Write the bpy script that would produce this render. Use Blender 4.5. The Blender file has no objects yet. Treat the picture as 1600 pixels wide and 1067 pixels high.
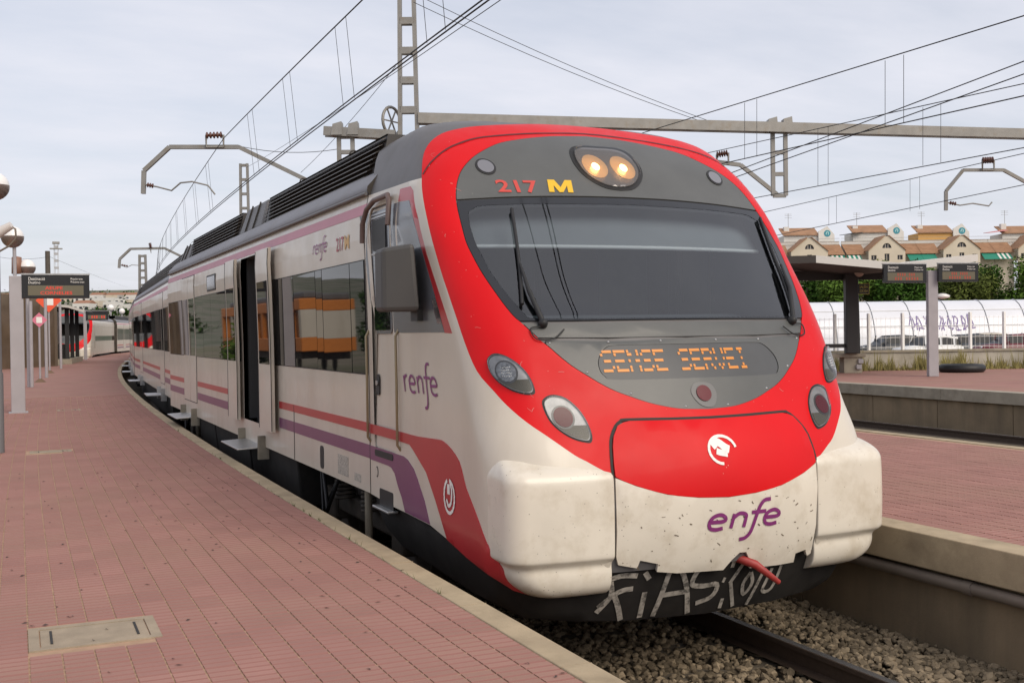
import bpy, bmesh, math, random
import numpy as np
from math import radians, sin, cos, pi, sqrt, atan2, hypot
from mathutils import Vector, Matrix
from mathutils.geometry import delaunay_2d_cdt

random.seed(7)
SC = bpy.context.scene
COL = SC.collection

# ---------------------------------------------------------------- camera
EYE = 1.515
AX = 4.17                     # lateral position of the near track's axis
FPX, CX, CY = 1750.0, 800.0, 533.5
def _basis(vp=(25.0, 527.0), rho=radians(1.0)):
    u = np.array([(vp[0]-CX)/FPX, -(vp[1]-CY)/FPX, 1.0]); u /= np.linalg.norm(u)
    w = np.array([0, 1, 0.0]); w = w-u*(w@u); w /= np.linalg.norm(w)
    r = np.cross(w, u)
    return np.array([cos(rho)*r+sin(rho)*w, u, -sin(rho)*r+cos(rho)*w])
RB = _basis()                 # rows: world x, y, z in camera axes (right, up, forward)
cam = bpy.data.cameras.new('camera'); cam_o = bpy.data.objects.new('camera', cam); COL.objects.link(cam_o)
cam.sensor_width = 36; cam.lens = 36*FPX/1600; cam.clip_end = 6000; cam.clip_start = 0.05
cam_o.matrix_world = Matrix(((RB[0, 0], RB[0, 1], -RB[0, 2], 0), (RB[1, 0], RB[1, 1], -RB[1, 2], 0),
                             (RB[2, 0], RB[2, 1], -RB[2, 2], EYE), (0, 0, 0, 1)))
SC.camera = cam_o
EYEV = np.array([0, 0, EYE])
def ray(px, py): return RB@np.array([(px-CX)/FPX, -(py-CY)/FPX, 1.0])
def atd(px, py, d): return Vector(EYEV+ray(px, py)*d)          # survey helper: point at a distance along the view
def onx(px, py, x): r = ray(px, py); return Vector(EYEV+r*(x/r[0]))
def gnd(px, py, z=0.0): r = ray(px, py); return Vector(EYEV+r*((z-EYE)/r[2]))

# ---------------------------------------------------------------- light
world = bpy.data.worlds.new('World'); SC.world = world; world.use_nodes = True
SUN_EL, SUN_AZ = radians(38), radians(163)      # azimuth clockwise from +y
nt = world.node_tree; nt.nodes.clear()
def nd(tree, t, **kw):
    n = tree.nodes.new(t)
    for k, v in kw.items(): setattr(n, k, v)
    return n
out = nd(nt, 'ShaderNodeOutputWorld'); bg = nd(nt, 'ShaderNodeBackground')
sky = nd(nt, 'ShaderNodeTexSky', sky_type='NISHITA', sun_disc=False)
sky.sun_elevation = SUN_EL; sky.sun_rotation = SUN_AZ; sky.air_density = 1.0; sky.dust_density = 2.2; sky.ozone_density = 1.2
tc = nd(nt, 'ShaderNodeTexCoord')
sep = nd(nt, 'ShaderNodeSeparateXYZ'); nt.links.new(tc.outputs['Generated'], sep.inputs[0])
# flat cloud layer: direction divided by its height above the horizon
mz = nd(nt, 'ShaderNodeMath', operation='MAXIMUM'); mz.inputs[1].default_value = 0.0; nt.links.new(sep.outputs[2], mz.inputs[0])
az = nd(nt, 'ShaderNodeMath', operation='ADD'); az.inputs[1].default_value = 0.16; nt.links.new(mz.outputs[0], az.inputs[0])
dv = nd(nt, 'ShaderNodeVectorMath', operation='DIVIDE'); nt.links.new(tc.outputs['Generated'], dv.inputs[0])
cmb = nd(nt, 'ShaderNodeCombineXYZ')
for i in range(3): nt.links.new(az.outputs[0], cmb.inputs[i])
nt.links.new(cmb.outputs[0], dv.inputs[1])
mp = nd(nt, 'ShaderNodeMapping'); mp.inputs['Scale'].default_value = (0.8, 1.5, 0.0); mp.inputs['Rotation'].default_value = (0, 0, radians(-20))
nt.links.new(dv.outputs[0], mp.inputs[0])
nz = nd(nt, 'ShaderNodeTexNoise'); nz.inputs['Scale'].default_value = 1.5; nz.inputs['Detail'].default_value = 7; nz.inputs['Roughness'].default_value = 0.55
nt.links.new(mp.outputs[0], nz.inputs['Vector'])
cr = nd(nt, 'ShaderNodeValToRGB'); cr.color_ramp.elements[0].position = 0.30; cr.color_ramp.elements[1].position = 0.72
cr.color_ramp.elements[0].color = (.60, .60, .60, 1); cr.color_ramp.elements[1].color = (.95, .95, .95, 1)
nt.links.new(nz.outputs[0], cr.inputs[0])
mixc = nd(nt, 'ShaderNodeMix', data_type='RGBA'); nt.links.new(cr.outputs[0], mixc.inputs['Factor'])
nt.links.new(sky.outputs[0], mixc.inputs['A']); mixc.inputs['B'].default_value = (7.15, 7.2, 7.85, 1)
nt.links.new(mixc.outputs['Result'], bg.inputs['Color']); bg.inputs['Strength'].default_value = 0.115
nt.links.new(bg.outputs[0], out.inputs[0])
sun = bpy.data.lights.new('sun', 'SUN'); sun_o = bpy.data.objects.new('sun', sun); COL.objects.link(sun_o)
sun.energy = 2.2; sun.angle = radians(40); sun.color = (1.0, 0.89, 0.74)
sdir = Vector((sin(SUN_AZ)*cos(SUN_EL), cos(SUN_AZ)*cos(SUN_EL), sin(SUN_EL)))
sun_o.rotation_euler = (-sdir).to_track_quat('-Z', 'Y').to_euler(); sun_o.location = (0, -5, 30)
SC.view_settings.view_transform = 'Standard'; SC.view_settings.look = 'None'
SC.view_settings.exposure = 0.06; SC.view_settings.gamma = 1.0; SC.view_settings.use_curve_mapping = False
SC.cycles.max_bounces = 8; SC.cycles.transparent_max_bounces = 16

# ---------------------------------------------------------------- materials
MATS = {}
def pmat(name, col, rough=0.5, metal=0.0, var=0.0, vscale=6.0, bump=0.0, bscale=60.0, coat=0.0, spec=0.5, emit=None, estr=1.0,
         dirt=None, dscale=2.0, dlo=0.5, dhi=0.75, streak=False, rvar=0.0, island=0.0, speck=None, speckt=0.0):
    if name in MATS: return MATS[name]
    m = bpy.data.materials.new(name); m.use_nodes = True; t = m.node_tree; b = t.nodes['Principled BSDF']
    b.inputs['Roughness'].default_value = rough; b.inputs['Metallic'].default_value = metal
    b.inputs['Specular IOR Level'].default_value = spec
    b.inputs['Coat Weight'].default_value = coat; b.inputs['Coat Roughness'].default_value = 0.08
    geo = nd(t, 'ShaderNodeNewGeometry'); src = geo.outputs['Position']
    c = nd(t, 'ShaderNodeRGB'); c.outputs[0].default_value = (*col, 1); cur = c.outputs[0]
    def noise(scale, detail=5, vec=src, rough=0.55):
        n = nd(t, 'ShaderNodeTexNoise'); n.inputs['Scale'].default_value = scale; n.inputs['Detail'].default_value = detail
        n.inputs['Roughness'].default_value = rough; t.links.new(vec, n.inputs['Vector']); return n.outputs[0]
    def mixin(fac, a, bcol):
        x = nd(t, 'ShaderNodeMix', data_type='RGBA')
        t.links.new(fac, x.inputs['Factor']) if not isinstance(fac, float) else setattr(x.inputs['Factor'], 'default_value', fac)
        t.links.new(a, x.inputs['A'])
        if isinstance(bcol, tuple): x.inputs['B'].default_value = (*bcol, 1)
        else: t.links.new(bcol, x.inputs['B'])
        return x.outputs['Result']
    def ramp(v, lo, hi, a=0.0, bb=1.0):
        r = nd(t, 'ShaderNodeMapRange'); r.inputs['From Min'].default_value = lo; r.inputs['From Max'].default_value = hi
        r.inputs['To Min'].default_value = a; r.inputs['To Max'].default_value = bb; t.links.new(v, r.inputs['Value']); return r.outputs[0]
    if var:
        f = ramp(noise(vscale), 0.3, 0.7, 0, 1)
        sv = nd(t, 'ShaderNodeMapRange'); sv.inputs['To Min'].default_value = 1-var; sv.inputs['To Max'].default_value = 1+var*.6; t.links.new(f, sv.inputs['Value'])
        vv = nd(t, 'ShaderNodeVectorMath', operation='SCALE'); t.links.new(cur, vv.inputs[0]); t.links.new(sv.outputs[0], vv.inputs['Scale']); cur = vv.outputs[0]
    if island:
        r = nd(t, 'ShaderNodeObjectInfo'); rr = nd(t, 'ShaderNodeMath', operation='ADD')
        t.links.new(geo.outputs['Random Per Island'], rr.inputs[0]); t.links.new(r.outputs['Random'], rr.inputs[1])
        fr = nd(t, 'ShaderNodeMath', operation='FRACT'); t.links.new(rr.outputs[0], fr.inputs[0])
        sc_ = nd(t, 'ShaderNodeMapRange'); sc_.inputs['To Min'].default_value = 1-island; sc_.inputs['To Max'].default_value = 1+island*.8; t.links.new(fr.outputs[0], sc_.inputs['Value'])
        vm = nd(t, 'ShaderNodeVectorMath', operation='SCALE'); t.links.new(cur, vm.inputs[0]); t.links.new(sc_.outputs[0], vm.inputs['Scale']); cur = vm.outputs[0]
    if dirt:
        v = src
        if streak:
            mpn = nd(t, 'ShaderNodeMapping'); mpn.inputs['Scale'].default_value = (1, 1, 0.12); t.links.new(src, mpn.inputs[0]); v = mpn.outputs[0]
        f = ramp(noise(dscale, 8, v, 0.65), dlo, dhi, 0, 0.85)
        cur = mixin(f, cur, dirt)
    if speck:
        vo = nd(t, 'ShaderNodeTexVoronoi'); vo.inputs['Scale'].default_value = 26; t.links.new(src, vo.inputs['Vector'])
        f1 = ramp(vo.outputs['Distance'], 0.05, 0.11, 1, 0); f2 = ramp(noise(5, 3), speckt, speckt+0.06, 0, 0.8)
        mm = nd(t, 'ShaderNodeMath', operation='MULTIPLY'); t.links.new(f1, mm.inputs[0]); t.links.new(f2, mm.inputs[1])
        cur = mixin(mm.outputs[0], cur, speck)
    t.links.new(cur, b.inputs['Base Color'])
    if rvar: t.links.new(ramp(noise(4.0), 0.3, 0.7, max(0, rough-rvar), rough+rvar), b.inputs['Roughness'])
    if bump:
        bp = nd(t, 'ShaderNodeBump'); bp.inputs['Strength'].default_value = bump; bp.inputs['Distance'].default_value = 0.01
        t.links.new(noise(bscale, 6), bp.inputs['Height']); t.links.new(bp.outputs[0], b.inputs['Normal'])
    if emit:
        b.inputs['Emission Color'].default_value = (*emit, 1); b.inputs['Emission Strength'].default_value = estr
    MATS[name] = m; return m
def glassmat(name, tint, refl_ior=1.5, rough=0.01):
    m = bpy.data.materials.new(name); m.use_nodes = True; t = m.node_tree; t.nodes.clear()
    o = nd(t, 'ShaderNodeOutputMaterial'); mx = nd(t, 'ShaderNodeMixShader'); fr = nd(t, 'ShaderNodeFresnel'); fr.inputs[0].default_value = refl_ior
    tr = nd(t, 'ShaderNodeBsdfTransparent'); tr.inputs[0].default_value = (*tint, 1)
    gl = nd(t, 'ShaderNodeBsdfGlossy'); gl.inputs['Roughness'].default_value = rough; gl.inputs[0].default_value = (1, 1, 1, 1)
    t.links.new(fr.outputs[0], mx.inputs[0]); t.links.new(tr.outputs[0], mx.inputs[1]); t.links.new(gl.outputs[0], mx.inputs[2]); t.links.new(mx.outputs[0], o.inputs[0])
    MATS[name] = m; return m

WHITE = pmat('white_paint', (.60, .545, .46), .38, coat=.3, var=.06, vscale=1.3, dirt=(.42, .35, .26), dscale=1.6, dlo=.5, dhi=1.0, streak=True, rvar=.1)
WHITEF = pmat('white_paint_front', (.70, .645, .55), .36, coat=.3, var=.07, vscale=2.0, dirt=(.36, .28, .17), dscale=3.5, dlo=.50, dhi=.92, speck=(.08, .055, .035), speckt=.43, rvar=.1)
RED = pmat('red_paint', (.62, .003, .006), .42, coat=.04, spec=.2, var=.08, vscale=1.2, speck=(.62, .42, .36), speckt=.60, rvar=.08)
REDS = pmat('red_stripe', (.42, .022, .03), .35, coat=.3, var=.08, vscale=2)
REDF = pmat('red_faded', (.50, .15, .17), .45, var=.08, vscale=2)
PINK = pmat('pink_stripe', (.52, .21, .27), .45, var=.08, vscale=2)
PURPLE = pmat('purple_stripe', (.17, .05, .13), .38, coat=.3, var=.08, vscale=2)
PURTXT = pmat('purple_lettering', (.20, .028, .15), .4)
GREYM = pmat('grey_mask', (.090, .093, .090), .42, var=.12, vscale=3, bump=.08, bscale=300, speck=(.4, .38, .35), speckt=.63, coat=.1)
ROOFG = pmat('roof_grey', (.125, .12, .122), .5, var=.18, vscale=2.5, dirt=(.09, .08, .07), dscale=3, dlo=.5, dhi=.9)
SHOULD = pmat('shoulder_grey', (.205, .205, .225), .55, var=.14, vscale=2.0, dirt=(.16, .14, .13), dscale=2.5, dlo=.5, dhi=.9)
SIDEGREY = pmat('side_grey', (.12, .128, .145), .25, coat=.4, var=.12, vscale=2)
BLACK = pmat('black_rubber', (.012, .012, .013), .55)
FRIT = pmat('black_frit', (.012, .013, .016), .08, coat=.3)
DARK = pmat('dark_skirt', (.021, .019, .018), .8, spec=.2, var=.3, vscale=5, dirt=(.03, .026, .022), dscale=4, dlo=.5, dhi=.8)
UNDER = pmat('underframe_dirt', (.055, .045, .035), .75, var=.35, vscale=5, bump=.3, bscale=40, dirt=(.075, .055, .04), dscale=5, dlo=.5, dhi=.75)
LOUV = pmat('louvre_metal', (.035, .030, .028), .5, var=.25, vscale=4)
SEAM = pmat('seam_dark', (.02, .017, .014), .7)
GRAFF = pmat('chalk_graffiti', (.37, .34, .30), .8, var=.35, vscale=22, dirt=(.05, .045, .04), dscale=14, dlo=.5, dhi=.62)
SILVER = pmat('lamp_reflector', (.34, .345, .35), .45, metal=.6, var=.2, vscale=20)
STEEL = pmat('brushed_steel', (.45, .45, .45), .35, metal=.8, var=.15, vscale=15)
LENSC = pmat('lens_clear', (.30, .31, .32), .12, metal=.5, var=.5, vscale=45)
LENSR = pmat('lens_red', (.11, .008, .016), .3, spec=.3)
LENSDK = pmat('lens_dark', (.09, .095, .10), .1, coat=.5)
LAMPON = pmat('lamp_lit', (.9, .7, .4), .2, emit=(1.0, .60, .22), estr=7.0)
LAMPHALO = pmat('lamp_bowl', (.55, .42, .30), .25, metal=.7, emit=(1.0, .45, .14), estr=.35)
LEDON = pmat('led_amber', (.35, .14, .02), .4, emit=(1.0, .31, .04), estr=.40)
LEDDIM = pmat('led_red_dim', (.30, .05, .03), .4, emit=(1.0, .10, .05), estr=.10)
LEDRED = pmat('led_red', (.5, .03, .02), .4, emit=(1.0, .07, .04), estr=.28)
YEL = pmat('yellow_lettering', (.75, .45, .02), .4)
REDTXT = pmat('red_lettering', (.55, .06, .045), .4)
WTXT = pmat('white_lettering', (.78, .76, .72), .4)
SIDEGLASS = pmat('side_window_glass', (.008, .009, .011), .02, spec=.5); SIDEGLASS.node_tree.nodes['Principled BSDF'].inputs['IOR'].default_value = 1.52
WSGLASS = glassmat('windscreen_glass', (.74, .81, .87), 1.95)
COVER = glassmat('lamp_cover_glass', (.86, .87, .88), 1.3, .22)
CABDK = pmat('cab_lining', (.30, .335, .38), .8, var=.1)
BLIND = pmat('roller_blind', (.22, .23, .235), .8, var=.05)
CONC = pmat('concrete', (.34, .30, .235), .85, var=.16, vscale=3, bump=.25, bscale=80, dirt=(.16, .135, .10), dscale=2.2, dlo=.5, dhi=.85)
COPE = pmat('coping_concrete', (.41, .325, .21), .85, var=.15, vscale=4, bump=.25, bscale=90, dirt=(.21, .16, .10), dscale=3, dlo=.48, dhi=.8, island=.08)
WALLC = pmat('platform_wall_concrete', (.25, .19, .12), .9, var=.2, vscale=2, bump=.3, bscale=50, dirt=(.085, .07, .05), dscale=1.5, dlo=.45, dhi=.85, streak=True)
TILE = pmat('pink_paving', (.335, .178, .150), .85, spec=.2, var=.14, vscale=1.1, bump=.25, bscale=120, island=.09, dirt=(.30, .19, .14), dscale=.7, dlo=.44, dhi=.8)
GROUT = pmat('paving_joint', (.42, .27, .175), .9, var=.2, vscale=8)
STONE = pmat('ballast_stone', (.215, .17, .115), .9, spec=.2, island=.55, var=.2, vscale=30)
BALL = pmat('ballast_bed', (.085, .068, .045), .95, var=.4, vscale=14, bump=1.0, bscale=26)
RAILT = pmat('rail_running_surface', (.42, .41, .40), .25, metal=.9)
RAILS = pmat('rail_rust', (.055, .036, .025), .7, var=.2, vscale=20)
SLEEP = pmat('sleeper_concrete', (.10, .082, .06), .9, var=.25, vscale=9, bump=.2)
GALV = pmat('galvanised_steel', (.27, .262, .245), .55, metal=.35, var=.16, vscale=3, dirt=(.22, .18, .13), dscale=5, dlo=.52, dhi=.8)
POST = pmat('grey_post_paint', (.36, .34, .355), .5, var=.08, vscale=4)
WIRE = pmat('copper_wire_dark', (.035, .034, .034), .5, metal=.3)
INSUL = pmat('brown_insulator', (.10, .035, .022), .25)
PIPE = pmat('conduit_pipe', (.17, .14, .115), .6, var=.15, vscale=5)
SIGNBK = pmat('sign_black', (.012, .012, .014), .25)
SIGNLCD = pmat('sign_panel', (.13, .115, .075), .35)
GLOBE = pmat('lamp_globe_white', (.80, .78, .76), .25, coat=.3)
GLOBEB = pmat('lamp_globe_base', (.25, .19, .165), .25, metal=.6)

# ---------------------------------------------------------------- object helpers
ORG = {}
def wo(o): return ORG.get(o.name, Vector((0, 0, 0)))
def thing(name, label, cat, loc=(0, 0, 0), group=None, kind=None):
    o = bpy.data.objects.new(name, None); COL.objects.link(o); o.location = loc; o.empty_display_size = .2
    o['label'] = label; o['category'] = cat
    if group: o['group'] = group
    if kind: o['kind'] = kind
    ORG[o.name] = Vector(loc); return o
def tag(o, label, cat, group=None):
    o['label'] = label; o['category'] = cat
    if group: o['group'] = group
    return o
class MB:
    def __init__(s): s.v = []; s.f = []; s.m = []; s.sm = []
    def add(s, vs, fs, mi=0, smooth=False):
        k = len(s.v); s.v += [tuple(p) for p in vs]; s.f += [tuple(i+k for i in f) for f in fs]
        s.m += [mi]*len(fs); s.sm += [smooth]*len(fs); return s
    def box(s, lo, hi, mi=0):
        x0, y0, z0 = lo; x1, y1, z1 = hi
        return s.add([(x0,y0,z0),(x1,y0,z0),(x1,y1,z0),(x0,y1,z0),(x0,y0,z1),(x1,y0,z1),(x1,y1,z1),(x0,y1,z1)],
                     [(0,3,2,1),(4,5,6,7),(0,1,5,4),(1,2,6,5),(2,3,7,6),(3,0,4,7)], mi)
    def hexa(s, b4, t4, mi=0):   # two quads
        return s.add(list(b4)+list(t4), [(0,3,2,1),(4,5,6,7),(0,1,5,4),(1,2,6,5),(2,3,7,6),(3,0,4,7)], mi)
    def bar(s, a, b, w, h=None, up=(0,0,1), mi=0):
        h = h or w; a = Vector(a); b = Vector(b); d = (b-a).normalized(); u = Vector(up)
        if abs(d.dot(u)) > .98: u = Vector((0, 1, 0))
        r = d.cross(u).normalized(); q = r.cross(d)
        e = [r*sx*w/2+q*sz*h/2 for sx, sz in ((-1,-1),(1,-1),(1,1),(-1,1))]
        return s.hexa([a+k for k in e], [b+k for k in e], mi)
    def tube(s, pts, r, n=8, mi=0, caps=True, rs=None):
        pts = [Vector(p) for p in pts]; rings = []; prev = None
        for i, p in enumerate(pts):
            d = (pts[min(i+1, len(pts)-1)]-pts[max(i-1, 0)]).normalized()
            if prev is None:
                u = Vector((0,0,1)) if abs(d.z) < .9 else Vector((1,0,0)); prev = d.cross(u).normalized()
            prev = (prev-d*prev.dot(d)).normalized(); q = d.cross(prev); rr = rs[i] if rs else r
            rings.append([p+prev*rr*cos(2*pi*k/n)+q*rr*sin(2*pi*k/n) for k in range(n)])
        vs = [v for g in rings for v in g]; fs = []
        for i in range(len(pts)-1):
            for k in range(n): fs.append((i*n+k, i*n+(k+1)%n, (i+1)*n+(k+1)%n, (i+1)*n+k))
        s.add(vs, fs, mi, True)
        if caps: s.add(rings[0], [tuple(range(n-1, -1, -1))], mi); s.add(rings[-1], [tuple(range(n))], mi)
        return s
    def lathe(s, c, prof, n=20, axis=(0,0,1), mi=0):
        a = Vector(axis).normalized(); u = Vector((1,0,0)) if abs(a.x) < .9 else Vector((0,1,0)); u = a.cross(u).normalized(); w = a.cross(u); c = Vector(c)
        vs = [c+a*h+(u*cos(2*pi*k/n)+w*sin(2*pi*k/n))*r for r, h in prof for k in range(n)]
        fs = [(i*n+k, i*n+(k+1)%n, (i+1)*n+(k+1)%n, (i+1)*n+k) for i in range(len(prof)-1) for k in range(n)]
        return s.add(vs, fs, mi, True)
    def grid(s, rows, mi=0, smooth=True, closed=False):
        n = len(rows[0]); vs = [p for r in rows for p in r]; fs = []
        for i in range(len(rows)-1):
            for k in range(n if closed else n-1): fs.append((i*n+k, i*n+(k+1)%n, (i+1)*n+(k+1)%n, (i+1)*n+k))
        return s.add(vs, fs, mi, smooth)
    def build(s, name, mats, parent=None, bevel=0, kind=None):
        if not isinstance(mats, (list, tuple)): mats = [mats]
        off = Vector((0, 0, 0)); p = parent
        while p is not None: off = off+p.location; p = p.parent
        me = bpy.data.meshes.new(name); me.from_pydata([Vector(v)-off for v in s.v], [], s.f)
        for m in mats: me.materials.append(m)
        me.polygons.foreach_set('material_index', s.m); me.polygons.foreach_set('use_smooth', s.sm); me.update()
        o = bpy.data.objects.new(name, me); COL.objects.link(o)
        if parent is not None: o.parent = parent
        if bevel:
            b = o.modifiers.new('bevel', 'BEVEL'); b.width = bevel; b.segments = 2; b.limit_method = 'ANGLE'
        if kind: o['kind'] = kind
        return o
def catmull(pts, n=5, closed=False):
    P = [Vector((p[0], p[1])) for p in pts]; N = len(P); o = []
    rng = range(N if closed else N-1)
    for i in rng:
        p1, p2 = P[i], P[(i+1) % N]
        p0 = P[i-1] if (closed or i > 0) else p1*2-p2
        p3 = P[(i+2) % N] if (closed or i+2 < N) else p2*2-p1
        for k in range(n):
            t = k/n; q = .5*((2*p1)+(p2-p0)*t+(2*p0-5*p1+4*p2-p3)*t*t+(3*p1-p0-3*p2+p3)*t**3); o.append((q.x, q.y))
    if not closed: o.append(tuple(P[-1]))
    return o
def inside(pt, poly):
    x, y = pt; c = False; j = len(poly)-1
    for i in range(len(poly)):
        xi, yi = poly[i]; xj, yj = poly[j]
        if (yi > y) != (yj > y) and x < (xj-xi)*(y-yi)/(yj-yi+1e-12)+xi: c = not c
        j = i
    return c
def mesh2d(outline, holes=(), step=.08, zlist=None):
    loops = [outline]+list(holes); vs = []; es = []
    for lp in loops:
        k = len(vs); n = len(lp); vs += [Vector(p) for p in lp]; es += [(k+i, k+(i+1) % n) for i in range(n)]
    xs = [p[0] for p in outline]; ys = [p[1] for p in outline]
    if step:
        zl = zlist or list(np.arange(min(ys)+step*.5, max(ys), step))
        for yy in zl:
            for xx in np.arange(min(xs)+step*.5, max(xs), step):
                p = (xx+random.uniform(-.1, .1)*step, yy+(0 if zlist else random.uniform(-.1, .1)*step))
                if inside(p, outline) and not any(inside(p, h) for h in holes): vs.append(Vector(p))
    r = delaunay_2d_cdt(vs, es, [], 0, 1e-6)
    V, E, Fc = r[0], r[1], r[2]; keep = []
    for f in Fc:
        c = ((V[f[0]].x+V[f[1]].x+V[f[2]].x)/3, (V[f[0]].y+V[f[1]].y+V[f[2]].y)/3)
        if inside(c, outline) and not any(inside(c, h) for h in holes):
            a, b, d = (V[i] for i in f[:3])
            keep.append(tuple(f) if (b-a).cross(d-a) > 0 else tuple(reversed(f)))
    return [(v.x, v.y) for v in V], keep
def patch(name, outline, fn, mat, parent=None, holes=(), step=.08, off=0.0, thick=.012, zlist=None, kind=None, flip=False):
    """sheet cut to an outline, laid on the surface fn(u, v) -> (point, outward normal), with a rim of real thickness"""
    V, Fc = mesh2d(outline, holes, step, zlist)
    pn = [fn(u, v) for u, v in V]
    mb = MB(); top = [p+n*off for p, n in pn]
    fc = [tuple(reversed(f)) for f in Fc] if flip else Fc
    mb.add(top, fc, 0, True)
    if thick:
        cnt = {}
        for f in fc:
            for i in range(3):
                e = (f[i], f[(i+1) % 3]); cnt[e] = cnt.get(e, 0)+1
        for (a, b) in list(cnt):
            if (b, a) not in cnt:
                mb.add([top[a], top[b], pn[b][0]+pn[b][1]*(off-thick), pn[a][0]+pn[a][1]*(off-thick)], [(1, 0, 3, 2)], 0, False)
    return mb.build(name, mat, parent, kind=kind)
def text2d(txt, bold=0.0, shear=0.0):
    cu = bpy.data.curves.new('lettering', 'FONT'); cu.body = txt; cu.offset = bold; cu.shear = shear; cu.resolution_u = 3
    o = bpy.data.objects.new('lettering', cu); COL.objects.link(o)
    bpy.context.view_layer.update()
    me = bpy.data.meshes.new_from_object(o.evaluated_get(bpy.context.evaluated_depsgraph_get()))
    V = [(v.co.x, v.co.y) for v in me.vertices]; Fc = [tuple(p.vertices) for p in me.polygons]
    bpy.data.objects.remove(o); bpy.data.curves.remove(cu); bpy.data.meshes.remove(me)
    x0 = min(v[0] for v in V); x1 = max(v[0] for v in V); y0 = min(v[1] for v in V); y1 = max(v[1] for v in V)
    return [((x-x0)/(x1-x0), (y-y0)/(y1-y0)) for x, y in V], Fc
def text_on(name, txt, u0, u1, v0, v1, fn, mat, parent, off=.004, bold=0.0, shear=0.0):
    V, Fc = text2d(txt, bold, shear); mb = MB()
    ps = [fn(u0+(u1-u0)*a, v0+(v1-v0)*b) for a, b in V]
    pts = [p+n*off for p, n in ps]
    if Fc:
        f = Fc[0]; nn = (pts[f[1]]-pts[f[0]]).cross(pts[f[2]]-pts[f[0]])
        if nn.dot(ps[f[0]][1]) < 0: Fc = [tuple(reversed(q)) for q in Fc]
    mb.add(pts, Fc); return mb.build(name, mat, parent)
def ribbon2d(pts, w, n=4):
    """outline-free brush stroke: list of quads in 2-D with round ends"""
    c = catmull(pts, n) if len(pts) > 2 else [tuple(p) for p in pts]
    L = []; Rr = []
    for i, p in enumerate(c):
        a = Vector(c[max(i-1, 0)]); b = Vector(c[min(i+1, len(c)-1)]); d = (b-a)
        if d.length < 1e-9: d = Vector((1, 0))
        d.normalize(); q = Vector((-d.y, d.x)); ww = w(i/(len(c)-1)) if callable(w) else w
        L.append(Vector(p)+q*ww/2); Rr.append(Vector(p)-q*ww/2)
    return L, Rr
def strokes_on(name, strokes, fn, mat, parent, off=.004, w=.02, n=4):
    mb = MB(); kk = 0
    for st in strokes:
        ww = w; pts = st
        if isinstance(st, tuple) and isinstance(st[0], list): pts, ww = st
        L, Rr = ribbon2d(pts, ww, n); A = []
        for a, b in zip(L, Rr):
            pa, na = fn(a.x, a.y); pb, nb = fn(b.x, b.y); kk += 1
            A.append((pa+na*(off+.0004*(kk % 5)), pb+nb*(off+.0004*(kk % 5)), na))
        for i in range(len(A)-1):
            q = [A[i][0], A[i][1], A[i+1][1], A[i+1][0]]
            nn = (q[1]-q[0]).cross(q[2]-q[0])
            mb.add(q, [(0, 1, 2, 3) if nn.dot(A[i][2]) > 0 else (3, 2, 1, 0)])
    return mb.build(name, mat, parent)
def copy_tree(o, parent=None):
    c = o.copy(); COL.objects.link(c); c.parent = parent
    for ch in list(o.children): copy_tree(ch, c)
    return c

def axis(y): return AX+max(0.0, y-8.0)**2/1040.0       # the line curves to the right as it recedes
def head(y): return atan2(2*max(0.0, y-8.0)/1040.0, 1.0)
def pth(y, off, z=0.0):
    h = head(y); return Vector((axis(y)+off*cos(h), y-off*sin(h), z))

# ================================================================ the setting
def proj(p):
    d = np.array(p)-EYEV; c = RB.T@d
    return (CX+FPX*c[0]/c[2], CY-FPX*c[1]/c[2], c[2]) if c[2] > .05 else (-9999, -9999, -1)
def struct(o): o['kind'] = 'structure'; return o
def ys(a, b, st): return list(np.arange(a, b, st))+[b]
def strip(name, off0, off1, y0, y1, z, mat, st=2.0, zb=None, parent=None):
    mb = MB(); Y = ys(y0, y1, st)
    f0 = off0 if callable(off0) else (lambda y: off0); f1 = off1 if callable(off1) else (lambda y: off1)
    mb.grid([[pth(y, f0(y), z), pth(y, f1(y), z)] for y in Y], 0, False)
    mb.f = [tuple(reversed(f)) for f in mb.f]
    if zb is not None:
        for g in (f0, f1): mb.grid([[pth(y, g(y), z), pth(y, g(y), zb)] for y in Y], 0, False)
        for y in (Y[0], Y[-1]): mb.add([pth(y, f0(y), z), pth(y, f1(y), z), pth(y, f1(y), zb), pth(y, f0(y), zb)], [(0, 1, 2, 3)])
    return mb.build(name, mat, parent)
g = MB(); g.add([(-3000, -600, -1.06), (3000, -600, -1.06), (3000, 4000, -1.06), (-3000, 4000, -1.06)], [(0, 1, 2, 3)])
DIRT = pmat('dry_earth', (.20, .165, .11), .95, var=.3, vscale=.6, dirt=(.10, .11, .04), dscale=.08, dlo=.45, dhi=.65)
struct(g.build('ground', DIRT))
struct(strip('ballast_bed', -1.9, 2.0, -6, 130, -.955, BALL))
struct(strip('siding_ballast_bed', 7.1, 15.3, -6, 120, -.94, BALL))

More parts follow.
